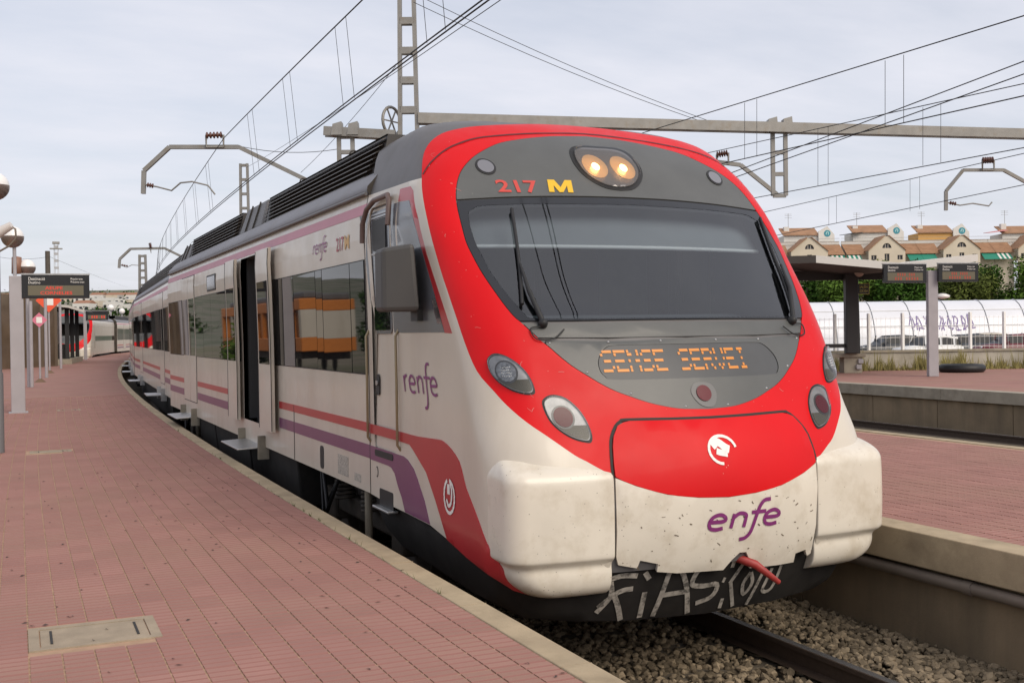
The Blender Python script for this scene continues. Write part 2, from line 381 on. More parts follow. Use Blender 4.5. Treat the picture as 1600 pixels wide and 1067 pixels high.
# --- near platform (left)
def tile_mesh(L=.284, W=.136, h=.012, ribs=4):
    vs = []; fs = []; p = L/ribs; g_ = .016
    prof = []
    for k in range(ribs):
        a = -L/2+k*p; prof += [(a, -.007), (a+g_*.6, 0.0), (a+p-g_*.6, 0.0)]
    prof.append((L/2, -.007))
    for y, z in prof: vs += [(-W/2, y, z), (W/2, y, z)]
    for i in range(len(prof)-1): fs.append((2*i, 2*i+1, 2*i+3, 2*i+2))
    n = len(vs); vs += [(-W/2, -L/2, -h), (W/2, -L/2, -h), (W/2, L/2, -h), (-W/2, L/2, -h)]
    fs += [(n, n+1, 1, 0), (n+2, n+3, n-2, n-1)]
    fs.append(tuple([n+3]+[n]+[2*i for i in range(len(prof))])[::-1]); fs.append(tuple([n+1, n+2]+[2*i+1 for i in range(len(prof)-1, -1, -1)])[::-1])
    return vs, fs
TV, TF = tile_mesh()
tile_me = bpy.data.meshes.new('paving_tile'); tile_me.from_pydata(TV, [], TF); tile_me.materials.append(TILE); GROOVE = pmat('groove_shade', (.265, .135, .117), .95, spec=.1); tile_me.materials.append(GROOVE)
TM = [1 if (i < 12 and i % 3 != 1) else 0 for i in range(len(TF))]  # groove faces take a darker colour: rib shading painted in
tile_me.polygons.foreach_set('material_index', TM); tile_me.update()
def pave(platform, off_a, off_b, y_a, y_b, skip=()):
    cells = []; W, L = .145, .29; sg = 1 if off_b > off_a else -1
    for i in range(int(abs(off_b-off_a)/W)):
        o_ = off_a+sg*(i+.5)*W
        for j in range(int((y_b-y_a)/L)):
            y = y_a+(j+.5)*L; p = pth(y, o_, 0); q = proj(p)
            if q[2] < .5 or not (-60 < q[0] < 1680 and q[1] < 1160): continue
            if any(a <= p.x <= b and c <= p.y <= d for a, b, c, d in skip): continue
            cells.append((q[2], p, head(y)))
    cells.sort(key=lambda c: c[0]); mb = MB()
    for k, (d, p, h) in enumerate(cells):
        dz = random.uniform(-.0015, .0005); rz = -h+random.uniform(-.004, .004)
        if k < 300:
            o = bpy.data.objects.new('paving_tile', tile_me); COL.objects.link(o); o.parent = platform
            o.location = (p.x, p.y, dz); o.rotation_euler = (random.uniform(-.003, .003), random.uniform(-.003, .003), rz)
        else:
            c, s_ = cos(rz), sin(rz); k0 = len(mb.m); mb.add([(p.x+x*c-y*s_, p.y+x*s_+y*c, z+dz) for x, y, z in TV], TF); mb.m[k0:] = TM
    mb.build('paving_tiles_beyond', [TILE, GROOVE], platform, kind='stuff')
def left_edge(y): return -7.6 if y < 61 else (-7.6+2.6*min(1, (y-61)/2.0))
P1 = struct(strip('platform_near_side', left_edge, -1.82, -6, 30, -.0065, GROUT, 1.0, -1.0))
strip('far_paving', left_edge, -1.965, 30, 135, -.001, TILE, 1.0, -.9, P1)
MH = [(.02, .66, 5.86, 6.34), (.13, .66, 15.85, 16.2)]
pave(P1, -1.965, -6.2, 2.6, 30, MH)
def slabs(parent, name, off0, off1, z0, z1, y0, y1, L, mat, gap=.008, st=None):
    y = y0
    while y < y1:
        e = min(y1, y+L-gap); mb = MB(); n = 3; V = []
        for k in range(n+1):
            yy = y+(e-y)*k/n; V.append([pth(yy, off0, z0), pth(yy, off1, z0), pth(yy, off1, z1), pth(yy, off0, z1)])
        mb.grid(V, 0, False, True); mb.add(V[0], [(3, 2, 1, 0)]); mb.add(V[-1], [(0, 1, 2, 3)])
        o = mb.build(name, mat, parent, bevel=.008); o.location.z += random.uniform(-.002, .002); y += L
slabs(P1, 'coping_slab', -1.962, -1.808, -.16, .004, -3, 70, 1.25, COPE)
strip('edge_wall', -1.84, -1.95, -6, 130, -.17, WALLC, 2.0, -1.0, P1)
strip('far_coping', -1.962, -1.808, 70, 130, .004, COPE, 2.0, -.16, P1)
# --- island platform (right)
P2 = struct(strip('platform_island', 1.98, 6.98, -6, 27, -.0065, GROUT, 1.0, -1.0))
strip('far_paving', 1.98, 6.86, 27, 120, -.001, TILE, 1.0, -.9, P2)
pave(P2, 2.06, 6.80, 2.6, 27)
slabs(P2, 'coping_slab', 1.79, 2.055, -.245, .004, .9, 60, 2.1, COPE)
slabs(P2, 'edge_slab', 6.82, 7.0, -.2, .004, .9, 60, 2.1, COPE)
slabs(P2, 'wall_panel', 1.90, 2.02, -1.0, -.25, .5, 60, 2.4, WALLC, .014)
# --- far platform
P3 = struct(strip('platform_far_side', 15.55, 26.5, -4, 110, -.004, TILE, 1.0, -1.0))
slabs(P3, 'coping_slab', 15.38, 15.75, -.26, .004, 2, 70, 2.6, CONC)
slabs(P3, 'wall_panel', 15.46, 15.6, -1.0, -.262, 2, 70, 2.3, WALLC, .02)

# --- tracks
def track(name, off, y0, y1, label, nsl):
    t = thing(name, label, 'railway track', pth(6, off, -.95))
    for s in (-1, 1):
        mb = MB(); o_ = off+s*.834; prof = [(-.07, -.89), (.07, -.89), (.012, -.865), (.010, -.775), (.036, -.765), (.036, -.735), (.030, -.73), (-.030, -.73), (-.036, -.735), (-.036, -.765), (-.010, -.775), (-.012, -.865)]
        rows = [[pth(y, o_+a, b) for a, b in prof] for y in ys(y0, y1, 1.5)]
        mb.grid(rows, 0, False, True); n = len(prof)
        for i in range(len(mb.f)):
            if i % n == 6: mb.m[i] = 1
        mb.build('rail', [RAILS, RAILT], t)
    if nsl:
        mb = MB(); mb.hexa([(-1.3,-.13,-.12),(1.3,-.13,-.12),(1.3,.13,-.12),(-1.3,.13,-.12)], [(-1.28,-.1,.03),(1.28,-.1,.03),(1.28,.1,.03),(-1.28,.1,.03)])
        first = None
        for k in range(nsl):
            y = y0+.3+k*.6; p = pth(y, off, -.95)
            if first is None:
                first = mb.build('sleeper', SLEEP, None, bevel=.012); o = first
            else: o = first.copy(); COL.objects.link(o)
            o.parent = t; o.location = p-Vector(t.location); o.rotation_euler = (0, 0, -head(y))
    return t
track('railway_track', 0, -2, 130, 'ballasted track with rusty rails under the red and white train', 30)
track('railway_track', 9.0, -2, 110, 'nearer of two empty tracks between the island and far platforms', 0)
track('railway_track', 13.0, -2, 110, 'empty track right against the far platform wall', 0)
def ballast():
    rnd = random.Random(3); t = (1+5**.5)/2
    ico = [Vector(v).normalized() for v in [(-1,t,0),(1,t,0),(-1,-t,0),(1,-t,0),(0,-1,t),(0,1,t),(0,-1,-t),(0,1,-t),(t,0,-1),(t,0,1),(-t,0,-1),(-t,0,1)]]
    fc = [(0,11,5),(0,5,1),(0,1,7),(0,7,10),(0,10,11),(1,5,9),(5,11,4),(11,10,2),(10,7,6),(7,1,8),(3,9,4),(3,4,2),(3,2,6),(3,6,8),(3,8,9),(4,9,5),(2,4,11),(6,2,10),(8,6,7),(9,8,1)]
    mb = MB()
    def put(off, y, z, r):
        p = pth(y, off, z); sx, sy, sz = r*rnd.uniform(.7, 1.35), r*rnd.uniform(.7, 1.35), r*rnd.uniform(.55, .95); a = rnd.uniform(0, 6.28); b = rnd.uniform(-.6, .6)
        m = Matrix.Rotation(a, 3, 'Z')@Matrix.Rotation(b, 3, 'X'); vs = []
        for v in ico:
            k = rnd.uniform(.72, 1.18); vs.append(p+m@Vector((v.x*sx*k, v.y*sy*k, v.z*sz*k)))
        mb.add(vs, fc)
    for i in range(7600):
        off = rnd.uniform(.88, 1.90); y = 3.2+rnd.random()**1.3*9.5
        z = -.955+.10*min(1, max(0, (off-.85)/.35))+rnd.uniform(0, .035); put(off, y, z, rnd.uniform(.016, .040))
    for i in range(9000):
        off = rnd.uniform(-1.8, .86); y = 3.2+rnd.random()**1.3*6.0
        if abs(off-.834) < .09 or abs(off+.834) < .09: continue
        put(off, y, -.945+rnd.uniform(0, .05), rnd.uniform(.016, .040))
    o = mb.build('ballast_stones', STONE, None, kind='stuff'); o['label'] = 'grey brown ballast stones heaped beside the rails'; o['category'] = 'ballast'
ballast()
# conduit under the island coping
cp = MB(); cp.tube([pth(y, 1.835, -.315) for y in ys(1.0, 40, 1.0)], .045, 10)
for y in np.arange(2, 30, 1.9): cp.tube([pth(y-.04, 1.835, -.315), pth(y+.04, 1.835, -.315)], .052, 10)
tag(cp.build('conduit_pipe', PIPE), 'dull brown conduit pipe fixed under the island platform coping', 'pipe')
# covers set in the near platform
def cover(x0, x1, y0, y1, label):
    t = thing('access_cover', label, 'access cover', ((x0+x1)/2, (y0+y1)/2, 0))
    CV = pmat('cover_concrete', (.33, .265, .19), .9, var=.2, vscale=6, bump=.3, bscale=60)
    mb = MB(); f = .05
    for a, b, c, d in ((x0, x1, y0, y0+f), (x0, x1, y1-f, y1), (x0, x0+f, y0+f, y1-f), (x1-f, x1, y0+f, y1-f)): mb.box((a, c, -.012), (b, d, .002))
    mb.build('frame', CV, t); mb = MB(); mb.box((x0+f+.006, y0+f+.006, -.012), (x1-f-.006, y1-f-.006, -.001)); mb.build('lid', CV, t)
    mb = MB(); mb.box((x0+.10, y0+.1, 0.0), (x0+.112, y1-.1, .0025)); mb.box((x1-.112, y0+.1, 0.0), (x1-.10, y1-.1, .0025)); mb.build('lifting_slot', SEAM, t)
cover(.03, .65, 5.87, 6.33, 'pale concrete access cover set in the pink paving nearest the camera')
cover(.14, .65, 15.86, 16.19, 'pale concrete access cover set in the paving behind the first one')
cover(.75, 1.2, 24.6, 25.1, 'brownish access cover in the paving level with the sign post')
lit = MB(); rnd = random.Random(11)
for i in range(150):
    y = rnd.uniform(4, 14)*1.0; o_ = rnd.uniform(-4.4, -1.95); p = pth(y, o_, .0); a = rnd.uniform(0, 3.14); l = rnd.uniform(.008, .022); w = rnd.uniform(.004, .009)
    c, s_ = cos(a), sin(a)
    lit.add([p+Vector((c*l, s_*l, .003)), p+Vector((-s_*w, c*w, .008)), p+Vector((-c*l, -s_*l, .003)), p+Vector((s_*w, -c*w, .003))], [(0, 1, 2, 3)])
o = lit.build('leaf_litter', pmat('dry_leaf', (.06, .04, .035), .9), None, kind='stuff'); o['label'] = 'scattered dark leaf bits on the pink paving'; o['category'] = 'litter'

wd = MB(); rnd = random.Random(19)
for i in range(60):
    y = rnd.uniform(5, 30); o_ = -1.963+rnd.uniform(-.006, .006); n_ = rnd.randint(1, 9) if rnd.random() < .2 else 1
    for j in range(n_):
        p = pth(y+rnd.uniform(-.03, .03), o_, 0); l = Vector((rnd.uniform(-.02, .02), rnd.uniform(-.02, .02), rnd.uniform(.012, .045))); w = Vector((.0025, .0015, 0))
        wd.add([p-w, p+w, p+l], [(0, 1, 2)])
o = wd.build('joint_weeds', pmat('weed_green', (.07, .10, .02), .8), None, kind='stuff'); o['label'] = 'tiny green weeds growing in the joint behind the platform coping'; o['category'] = 'weeds'
# ================================================================ the train
NOSE = Vector((AX, 6.05, -.73))
TR = thing('commuter_train', 'red and white commuter train with grey windscreen mask standing beside the platform', 'train', NOSE)
ROWS = np.array([(-.45,1.30,6.30,.30,.12),(-.20,1.40,6.16,.30,.12),(0.0,1.46,6.08,.30,.12),(.30,1.47,6.03,.30,.12),(.55,1.47,6.04,.30,.12),(.72,1.47,6.09,.30,.12),
 (.99,1.47,6.245,.30,.12),(1.22,1.47,6.35,.30,.12),(1.56,1.475,6.545,.26,.12),(2.0,1.485,6.91,.21,.11),(2.48,1.485,7.31,.18,.10),(2.64,1.455,7.45,.22,.09),(2.75,1.42,7.545,.24,.09),
 (2.85,1.375,7.65,.26,.09),(2.95,1.33,7.77,.28,.08),(3.05,1.275,7.92,.32,.08),(3.13,1.21,8.08,.36,.08),(3.20,1.10,8.3,.38,.08),(3.26,.98,8.6,.4,.08),(3.30,.82,9.0,.4,.08),(3.32,.60,9.5,.4,.08)])
_G = [np.gradient(ROWS[:, k], ROWS[:, 0]) for k in range(5)]
def rowp(z):
    xs = ROWS[:, 0]; z = min(max(z, xs[0]), xs[-1]); i = min(max(int(np.searchsorted(xs, z))-1, 0), len(xs)-2)
    h = xs[i+1]-xs[i]; t = (z-xs[i])/h; a, b, c, d = 2*t**3-3*t**2+1, t**3-2*t**2+t, -2*t**3+3*t**2, t**3-t**2
    return [a*ROWS[i, k]+b*h*_G[k][i]+c*ROWS[i+1, k]+d*h*_G[k][i+1] for k in (1, 2, 3, 4)]
_RC = {}
def rowc(z):
    k = round(z, 4)
    if k not in _RC:
        w, t0, r, kc = rowp(z)
        bs = np.concatenate([np.linspace(0, w-r, 24), w-r+r*np.sin(np.linspace(0, pi/2, 24)[1:])])
        ts = t0+kc*bs**2+np.where(bs > w-r, r-np.sqrt(np.maximum(0, r*r-(bs-(w-r))**2)), 0)
        _RC[k] = (bs, ts, np.concatenate([[0], np.cumsum(np.hypot(np.diff(bs), np.diff(ts)))]))
    return _RC[k]
def S(s, z):
    bs, ts, L = rowc(z); a = abs(s); g = 1 if s >= 0 else -1
    if a <= L[-1]: return Vector((AX+g*float(np.interp(a, L, bs)), float(np.interp(a, L, ts)), z))
    return Vector((AX+g*float(bs[-1]), float(ts[-1]+a-L[-1]), z))
def fS(s, z):
    e = .004; p = S(s, z); n = (S(s+e, z)-S(s-e, z)).cross(S(s, z+e)-S(s, z-e))
    return p, n.normalized()
def sy(y, z, side=-1):           # arc position of the side wall point at distance y
    bs, ts, L = rowc(z); return side*float(L[-1]+y-ts[-1])
def sidew(z): return rowp(z)[0]
def fL(y, z): return Vector((AX-sidew(z), y, z)), Vector((-1, 0, .0))
def fR(y, z): return Vector((AX+sidew(z), y, z)), Vector((1, 0, .0))
def mir(h): return [(-a, b) for a, b in h]
def sym(half):                   # half outline listed from the centre line round to the centre line on the right
    L = [p for p in half]; return L+[(-a, b) for a, b in reversed(L) if a > 1e-6]
def rect(u0, u1, v0, v1, n=1):
    return [(u0+(u1-u0)*k/n, v0) for k in range(n)]+[(u1, v0+(v1-v0)*k/n) for k in range(n)]+[(u1-(u1-u0)*k/n, v1) for k in range(n)]+[(u0, v1-(v1-v0)*k/n) for k in range(n)]
def rrect(u0, u1, v0, v1, r, n=4):
    o = []
    for cx_, cy_, a in ((u1-r, v0+r, -pi/2), (u1-r, v1-r, 0), (u0+r, v1-r, pi/2), (u0+r, v0+r, pi)):
        o += [(cx_+r*cos(a+pi/2*k/n), cy_+r*sin(a+pi/2*k/n)) for k in range(n+1)]
    return o

BROW_TOP = catmull([(0, 3.04), (.285, 3.022), (.456, 3.0), (.637, 2.968), (.803, 2.928), (.93, 2.873), (1.051, 2.805), (1.141, 2.735), (1.209, 2.663), (1.256, 2.585), (1.288, 2.509), (1.307, 2.4476)], 3)
MASK_SIDE = catmull([(1.307, 2.4476), (1.321, 2.36), (1.333, 2.214), (1.337, 2.119), (1.324, 2.023), (1.306, 1.928), (1.281, 1.835), (1.232, 1.694), (1.189, 1.605), (1.152, 1.562)], 3)
MASK_LOW = catmull([(1.152, 1.562), (1.072, 1.461), (1.01, 1.3975), (.964, 1.3455), (.893, 1.276), (.804, 1.211), (.728, 1.159), (.643, 1.112), (.5546, 1.0763), (.4274, 1.0304), (.2944, .998), (.1826, .982), (0, .974)], 3)
WS_TOP = catmull([(0, 2.493), (.42, 2.489), (.86, 2.475), (1.307, 2.4476)], 6)
WS_BOT = catmull([(1.152, 1.562), (.88, 1.560), (.42, 1.562), (0, 1.563)], 6)
RED_OUT = catmull([(0, 3.185), (.284, 3.172), (.605, 3.134), (.886, 3.094), (1.05, 3.06), (1.2, 3.017), (1.328, 2.948), (1.4175, 2.8685), (1.4707, 2.783), (1.51, 2.669), (1.5416, 2.561), (1.5605, 2.446), (1.5758, 2.325), (1.603, 2.132), (1.6165, 1.905), (1.617, 1.803), (1.6146, 1.653), (1.593, 1.4354), (1.54, 1.252), (1.441, 1.129), (1.367, 1.039), (1.2635, .934), (1.1554, .845), (1.0175, .733), (.948, .692), (.879, .65), (.795, .602)], 3)
HATCH_SIDE = [(.79, .60), (.788, .665), (.772, .768), (.748, .83), (.70, .892), (.655, .922), (.612, .930), (.30, .924), (0, .921)]
PANE = catmull([(0, 2.432), (.72, 2.42), (.96, 2.411), (1.1365, 2.400), (1.2045, 2.378), (1.2476, 2.345), (1.264, 2.286), (1.2716, 2.196), (1.2714, 2.1185), (1.2556, 2.005), (1.2306, 1.885), (1.18, 1.751), (1.115, 1.63), (1.075, 1.592), (.86, 1.584), (.4, 1.583), (0, 1.583)], 3)
ZL = list(np.arange(-.05, 3.0, .075))+[3.0, 3.05, 3.09, 3.13, 3.16, 3.19, 3.215, 3.235, 3.255, 3.27, 3.283, 3.295, 3.305, 3.312]
def body_bottom(y): return float(np.interp(y, [6.3, 6.5, 6.9, 7.3, 7.6, 8.1, 8.5, 9.1], [-.10, -.06, .02, .085, .13, .14, .15, .165]))
# underlying shell: shows as the grey roof hood and closes the joints between the panels
def hood_back(z): return 9.05 if z < 2.72 else 9.05+min(.42, (z-2.72)*1.05)
top_edge = []
bot = [(sy(y, body_bottom(y)+.02), body_bottom(y)+.02) for y in np.linspace(9.05, 6.62, 14)]
bot += [(-1.5, -.02), (-1.2, -.03), (-.8, -.02), (0, -.02)]
left = bot+[(-a, b) for a, b in reversed(bot[:-1])]
zz = [.3, .6, .9, 1.2, 1.5, 1.8, 2.1, 2.4, 2.6, 2.7, 2.8, 2.9, 3.0, 3.1, 3.2, 3.26, 3.3]
right = [(-sy(hood_back(z), z), z) for z in zz]
outl = left+right+[(.45, 3.313), (0, 3.315), (-.45, 3.313)]+[(-a, b) for a, b in reversed(right)]
patch('body_shell', outl, fS, ROOFG, TR, holes=[sym(PANE)[::1]], step=.085, off=-.010, thick=.02, zlist=ZL)
patch('red_mask', sym(RED_OUT+HATCH_SIDE), fS, RED, TR, holes=[sym(BROW_TOP+MASK_SIDE[1:]+MASK_LOW[1:])], step=.075, off=.004, thick=.013)
def inset(h, d): return [(max(0, a-d) if a > 1e-6 else 0, b) for a, b in h]
patch('brow_panel', sym(inset(BROW_TOP, .006)+inset(list(reversed(WS_TOP)), .006)), fS, GREYM, TR, step=.08, off=.004, thick=.013)
ws = patch('windscreen_surround', sym(inset([(a, b-.012) for a, b in WS_TOP]+MASK_SIDE[1:-1]+[(a, b+.012) for a, b in WS_BOT], .006)), fS, FRIT, TR, holes=[sym(PANE)], step=.07, off=.003, thick=.02)
patch('windscreen_pane', sym(inset(PANE, .002)), fS, WSGLASS, TR, step=.07, off=.001, thick=0)
patch('apron_panel', sym(inset([(0, 1.552), (.42, 1.552), (.88, 1.551), (1.142, 1.551), (1.072, 1.462), (.6, 1.455), (0, 1.455)], .006)), fS, GREYM, TR, step=.08, off=.004, thick=.013)
low = [p for p in MASK_LOW if p[1] < 1.43]
LEDH = catmull([(0, 1.404), (.3, 1.405), (.545, 1.404), (.62, 1.394), (.675, 1.352), (.708, 1.30), (.712, 1.245), (.69, 1.205), (.63, 1.182), (.3, 1.178), (0, 1.178)], 3)
patch('destination_housing', sym(inset([(0, 1.440), (1.03, 1.440)]+low, .006)), fS, GREYM, TR, holes=[sym(LEDH)], step=.08, off=.005, thick=.014)
patch('display_glass', sym(inset(LEDH, .006)), fS, pmat('display_window', (.085, .088, .092), .35, spec=.3, var=.1, vscale=3), TR, step=.08, off=.002, thick=.01)
# rivets
for a, b in [(1.0, 1.425), (.60, 1.425), (.22, 1.427), (.80, 1.233), (.535, 1.09), (.165, .997)]:
    for g_ in (-1, 1):
        p, n = fS(g_*a, b); mb = MB(); mb.lathe(p+n*.005, [(.0001, .006), (.006, .005), (.009, 0)], 8, n); mb.build('rivet', STEEL, TR)
# amber dot-matrix writing
G57 = {'S': ["01111","10000","10000","01110","00001","00001","11110"], 'E': ["11111","10000","10000","11110","10000","10000","11111"], 'N': ["10001","11001","10101","10011","10001","10001","10001"],
       'R': ["11110","10001","10001","11110","10100","10010","10001"], 'V': ["10001","10001","10001","10001","10001","01010","00100"], 'I': ["01110","00100","00100","00100","00100","00100","01110"]}
s0 = -.675; cw = .094; z0 = 1.362; dz = .0205; dx = .0165
for ci, ch in enumerate("SENSE SERVEI"):
    if ch == ' ': continue
    mb = MB()
    for r in (0, 1, 3, 5, 6):
        src = "10000" if (r == 1 and ch in 'SE') else G57[ch][r]; runs = []
        for c in range(5):
            if src[c] == '1': runs.append([c, c]) if not runs or runs[-1][1] != c-1 else runs[-1].__setitem__(1, c)
        for a_, b_ in runs:
            v = z0-r*dz; q = [fS(s0+ci*cw+a_*dx-.0078, v-.0088), fS(s0+ci*cw+b_*dx+.0078, v-.0088), fS(s0+ci*cw+b_*dx+.0078, v+.0088), fS(s0+ci*cw+a_*dx-.0078, v+.0088)]
            mb.add([p+n*.005 for p, n in q], [(0, 1, 2, 3)])
    mb.build('display_letter', LEDON, TR, kind='stuff')
# joints drawn as thin rubber strips
def strip_on(name, pts, w, mat, off, parent=TR, fn=fS, n=3): return strokes_on(name, [pts], fn, mat, parent, off, w, n)
strip_on('hood_joint', [(-1.5, 2.66), (-1.4, 2.752), (-1.27, 2.841), (-1.134, 2.907), (-.97, 2.962), (-.76, 3.0), (-.42, 3.04), (0, 3.066), (.42, 3.04), (.76, 3.0), (.97, 2.962), (1.134, 2.907), (1.27, 2.841), (1.4, 2.752), (1.5, 2.66)], .011, pmat('joint_red_dark', (.10, .012, .014), .6), .006)
strip_on('hatch_joint', mir(list(reversed(HATCH_SIDE)))[::-1][:-1]+list(reversed(HATCH_SIDE)), .016, SEAM, .006, n=2)
# coupling hatch: red upper leaf, white lower leaf
HR = [(0, .424), (.22, .436), (.44, .468), (.645, .53), (.775, .585)]
hs = inset(HATCH_SIDE, .014); hs = [(a, b-.012 if b > .9 else b) for a, b in hs]
up = list(reversed(hs))+[(.772, .60)]+list(reversed(HR))
upo = [(a, b) for a, b in reversed(hs)]; up = upo+list(reversed(HR)); up = [p for i, p in enumerate(up) if i == 0 or p != up[i-1]]
patch('hatch_red_leaf', sym(catmull(HR, 3)[:-1]+[(.772, .588)]+hs), fS, RED, TR, step=.075, off=.014, thick=.024)
HB_R = [(.775, .583), (.77, .43), (.765, .17), (.752, -.028), (.72, -.042), (.69, .006), (.60, -.010), (.60, -.072), (.45, -.074), (.215, -.066), (.195, 0), (.16, .05), (.108, .052), (.054, .008), (0, -.056)]
HB_L = [(-.344, -.044), (-.488, -.022), (-.488, .03), (-.614, .062), (-.628, .012), (-.757, .042), (-.775, .095), (-.778, .25), (-.778, .583)]
patch('hatch_white_leaf', [(a, b-.003) for a, b in mir(list(reversed(HR)))[1:-1]]+[(0, .421)]+[(a, b-.003) for a, b in HR[1:-1]]+HB_R+HB_L, fS, WHITEF, TR, step=.06, off=.013, thick=.024)
def cab_side(sg):
    f = lambda L: [(sg*a, b) for a, b in L]
    red = [p for p in RED_OUT if p[1] < 2.655]
    ol = red+[(.795, .55), (.795, .3), (.795, .1), (.82, -.09)]
    ol += [(1.29, -.14), (1.40, -.117), (1.60, -.04), (1.966, .016), (2.33, .079), (2.685, .125), (3.25, .136), (3.6, .14)]+[(-sy(9.045, .165), .165)]
    ol += [(-sy(9.045, z), z) for z in (.6, 1.0, 1.4, 1.8, 2.2, 2.5)]+[(-sy(9.045, 2.655), 2.655)]
    door = [(-sy(y, z), z) for y, z in rrect(8.36, 8.92, .54, 2.53, .06)]
    o = f(ol); h = f(door)
    patch('cab_side_panel', o, fS, WHITE if sg < 0 else WHITE, TR, holes=[h], step=.055, off=.0035, thick=.013)
    dl = [(-sy(y, z), z) for y, z in rrect(8.375, 8.905, .555, 2.515, .055)]
    d = patch('cab_door', f(dl), fS, WHITE, TR, step=.1, off=-.008, thick=.02)
    return d
cabdoor = cab_side(-1); cab_side(1)
LF = lambda y, z: fS(sy(y, z), z)           # left side, addressed by distance along the train
# painted fields on the left cab side
def strip_side(name, pts, mat, off=.0055, thick=.003, step=.12): return patch(name, pts, LF, mat, TR, step=step, off=off, thick=thick, flip=True)
def spts(pts): return pts
GW = [(-2.035, 2.5), (-1.812, 2.484), (-1.826, 2.332), (-1.85, 2.07), (-1.863, 1.7945), (-1.878, 1.506), (-2.84, 1.508)]
gw = [(-sy(8.17, z), z) for z in ()]
patch('dark_window_field', [(a, b) for a, b in GW[1:6]]+[(sy(8.17, z), z) for z in (1.506, 1.8, 2.1, 2.35, 2.5)], fS, SIDEGREY, TR, step=.1, off=.0065, thick=.003)
patch('red_edge_line', [(-1.9, 2.601), (-1.729, 2.592), (-1.69, 2.55), (-1.728, 2.322), (-1.778, 2.066), (-1.77, 1.791), (-1.738, 1.498), (-1.876, 1.502), (-1.861, 1.7945), (-1.848, 2.07), (-1.824, 2.332), (-1.81, 2.487), (sy(8.17, 2.505), 2.505), (sy(8.17, 2.601), 2.601)], fS, REDS, TR, step=.1, off=.005, thick=.003)
patch('cab_stripe_pink', [(sy(8.98, 2.5), 2.5), (sy(8.95, 2.55), 2.55)] and rect(8.955, 9.04, 2.5, 2.585), LF, PINK, TR, step=0, off=.005, thick=.003, flip=True)
patch('dark_window_field', [(8.172, 1.508), (8.35, 1.508), (8.35, 2.5), (8.172, 2.5)], LF, SIDEGREY, TR, step=.1, off=.0065, thick=.003, flip=True)
patch('grey_wedge', [(9.04, 2.49), (8.935, 2.49), (8.935, 1.75), (9.04, 2.1)], LF, SIDEGREY, TR, step=.1, off=.005, thick=.003, flip=True)
RT = [(-3.86, .752), (-3.328, .747), (-2.872, .743), (-2.45, .757), (-2.33, .752), (-2.2056, .716), (-2.08, .645), (-2.03, .5504), (-1.99, .48), (-1.875, .378), (-1.74, .26), (-1.6464, .17), (-1.5365, .0725), (-1.4052, -.0732), (-1.334, -.1225), (-1.29, -.138)]
RBt = [(-1.6, -.037), (-1.966, .019), (-2.331, .081), (-2.585, .324), (-2.77, .50), (-3.0223, .633), (-3.1, .667), (-3.38, .672), (-3.86, .674)]
def back(pts, y=9.043): return pts
RT[0] = (sy(9.04, .752), .752); RBt[-1] = (sy(9.04, .674), .674)
patch('red_stripe_cab', catmull(RT, 2)+[(-1.40, -.114)]+RBt, fS, REDS, TR, step=.045, off=.010, thick=.008)
PT = [(sy(9.04, .571), .571), (-3.57, .566), (-3.275, .563), (-3.18, .545), (-3.057, .4928), (-2.98, .43), (-2.824, .285), (-2.69, .131)]
PB = [(-3.25, .141), (-3.34, .24), (-3.44, .32), (-3.516, .4074), (-3.60, .443), (-3.68, .451), (sy(9.04, .4545), .4545)]
patch('purple_stripe_cab', PT+PB, fS, PURPLE, TR, step=.06, off=.008, thick=.006)
strokes_on('operator_roundel', [([( -2.29+.098*cos(a), .385+.112*sin(a)) for a in np.linspace(1.9, 1.9+5.9, 22)], .024), ([(-2.27, .49), (-2.245, .44), (-2.25, .36), (-2.30, .32), (-2.345, .36)], .026), ([(-2.30, .47), (-2.30, .40)], .05)], fS, WTXT, TR, .0135)
# lower-case operator lettering, brush strokes in a unit box (x across, y up, x-height 1)
def renfe_letters(first=True):
    e = lambda x: [[(x+.02, .5), (x+.46, .52), (x+.46, .78), (x+.27, .97), (x+.06, .8), (x, .45), (x+.08, .1), (x+.28, 0), (x+.47, .06)]]
    o = [[[(.0, 0), (.0, .95)], [(.0, .62), (.1, .88), (.28, .97)]]] if first else []
    o += [e(.46), [[(1.2, 0), (1.2, .95)], [(1.2, .7), (1.38, .95), (1.58, .85), (1.62, .6), (1.62, 0)]]]
    x = 1.72
    o += [[[(x-.12, -.82), (x+.08, -.72), (x+.2, -.3), (x+.24, .6), (x+.3, 1.35), (x+.42, 1.68), (x+.62, 1.72)], [(x+.06, .93), (x+.55, .93)]], e(2.28)]
    return o
def place(st, u0, u1, v0, v1, lean=0.0, x0=0.0, x1=2.75):
    return [[(u0+(u1-u0)*((a+lean*b-x0)/(x1-x0)), v0+(v1-v0)*b) for a, b in s] for s in st]
for st in renfe_letters(): strokes_on('name_letter', place(st, -2.97, -2.26, 1.063, 1.19, .06), fS, PURTXT, TR, .008, .021)
for st in renfe_letters(False): strokes_on('name_letter', place(st, -.15, .385, .222, .318, .12, .5), fS, PURTXT, TR, .017, .025)
strokes_on('operator_roundel', [([(.103*cos(a), .715+.085*sin(a)) for a in np.linspace(.15, 4.6, 18)], .018), ([(-.075, .74), (-.03, .765), (.02, .73), (.05, .715)], .05), ([(-.05, .71), (-.02, .70), (.03, .69)], .04)], fS, WTXT, TR, .0165)
text_on('unit_number', '217', -.978, -.665, 2.503, 2.603, fS, REDTXT, TR, .009, .02)
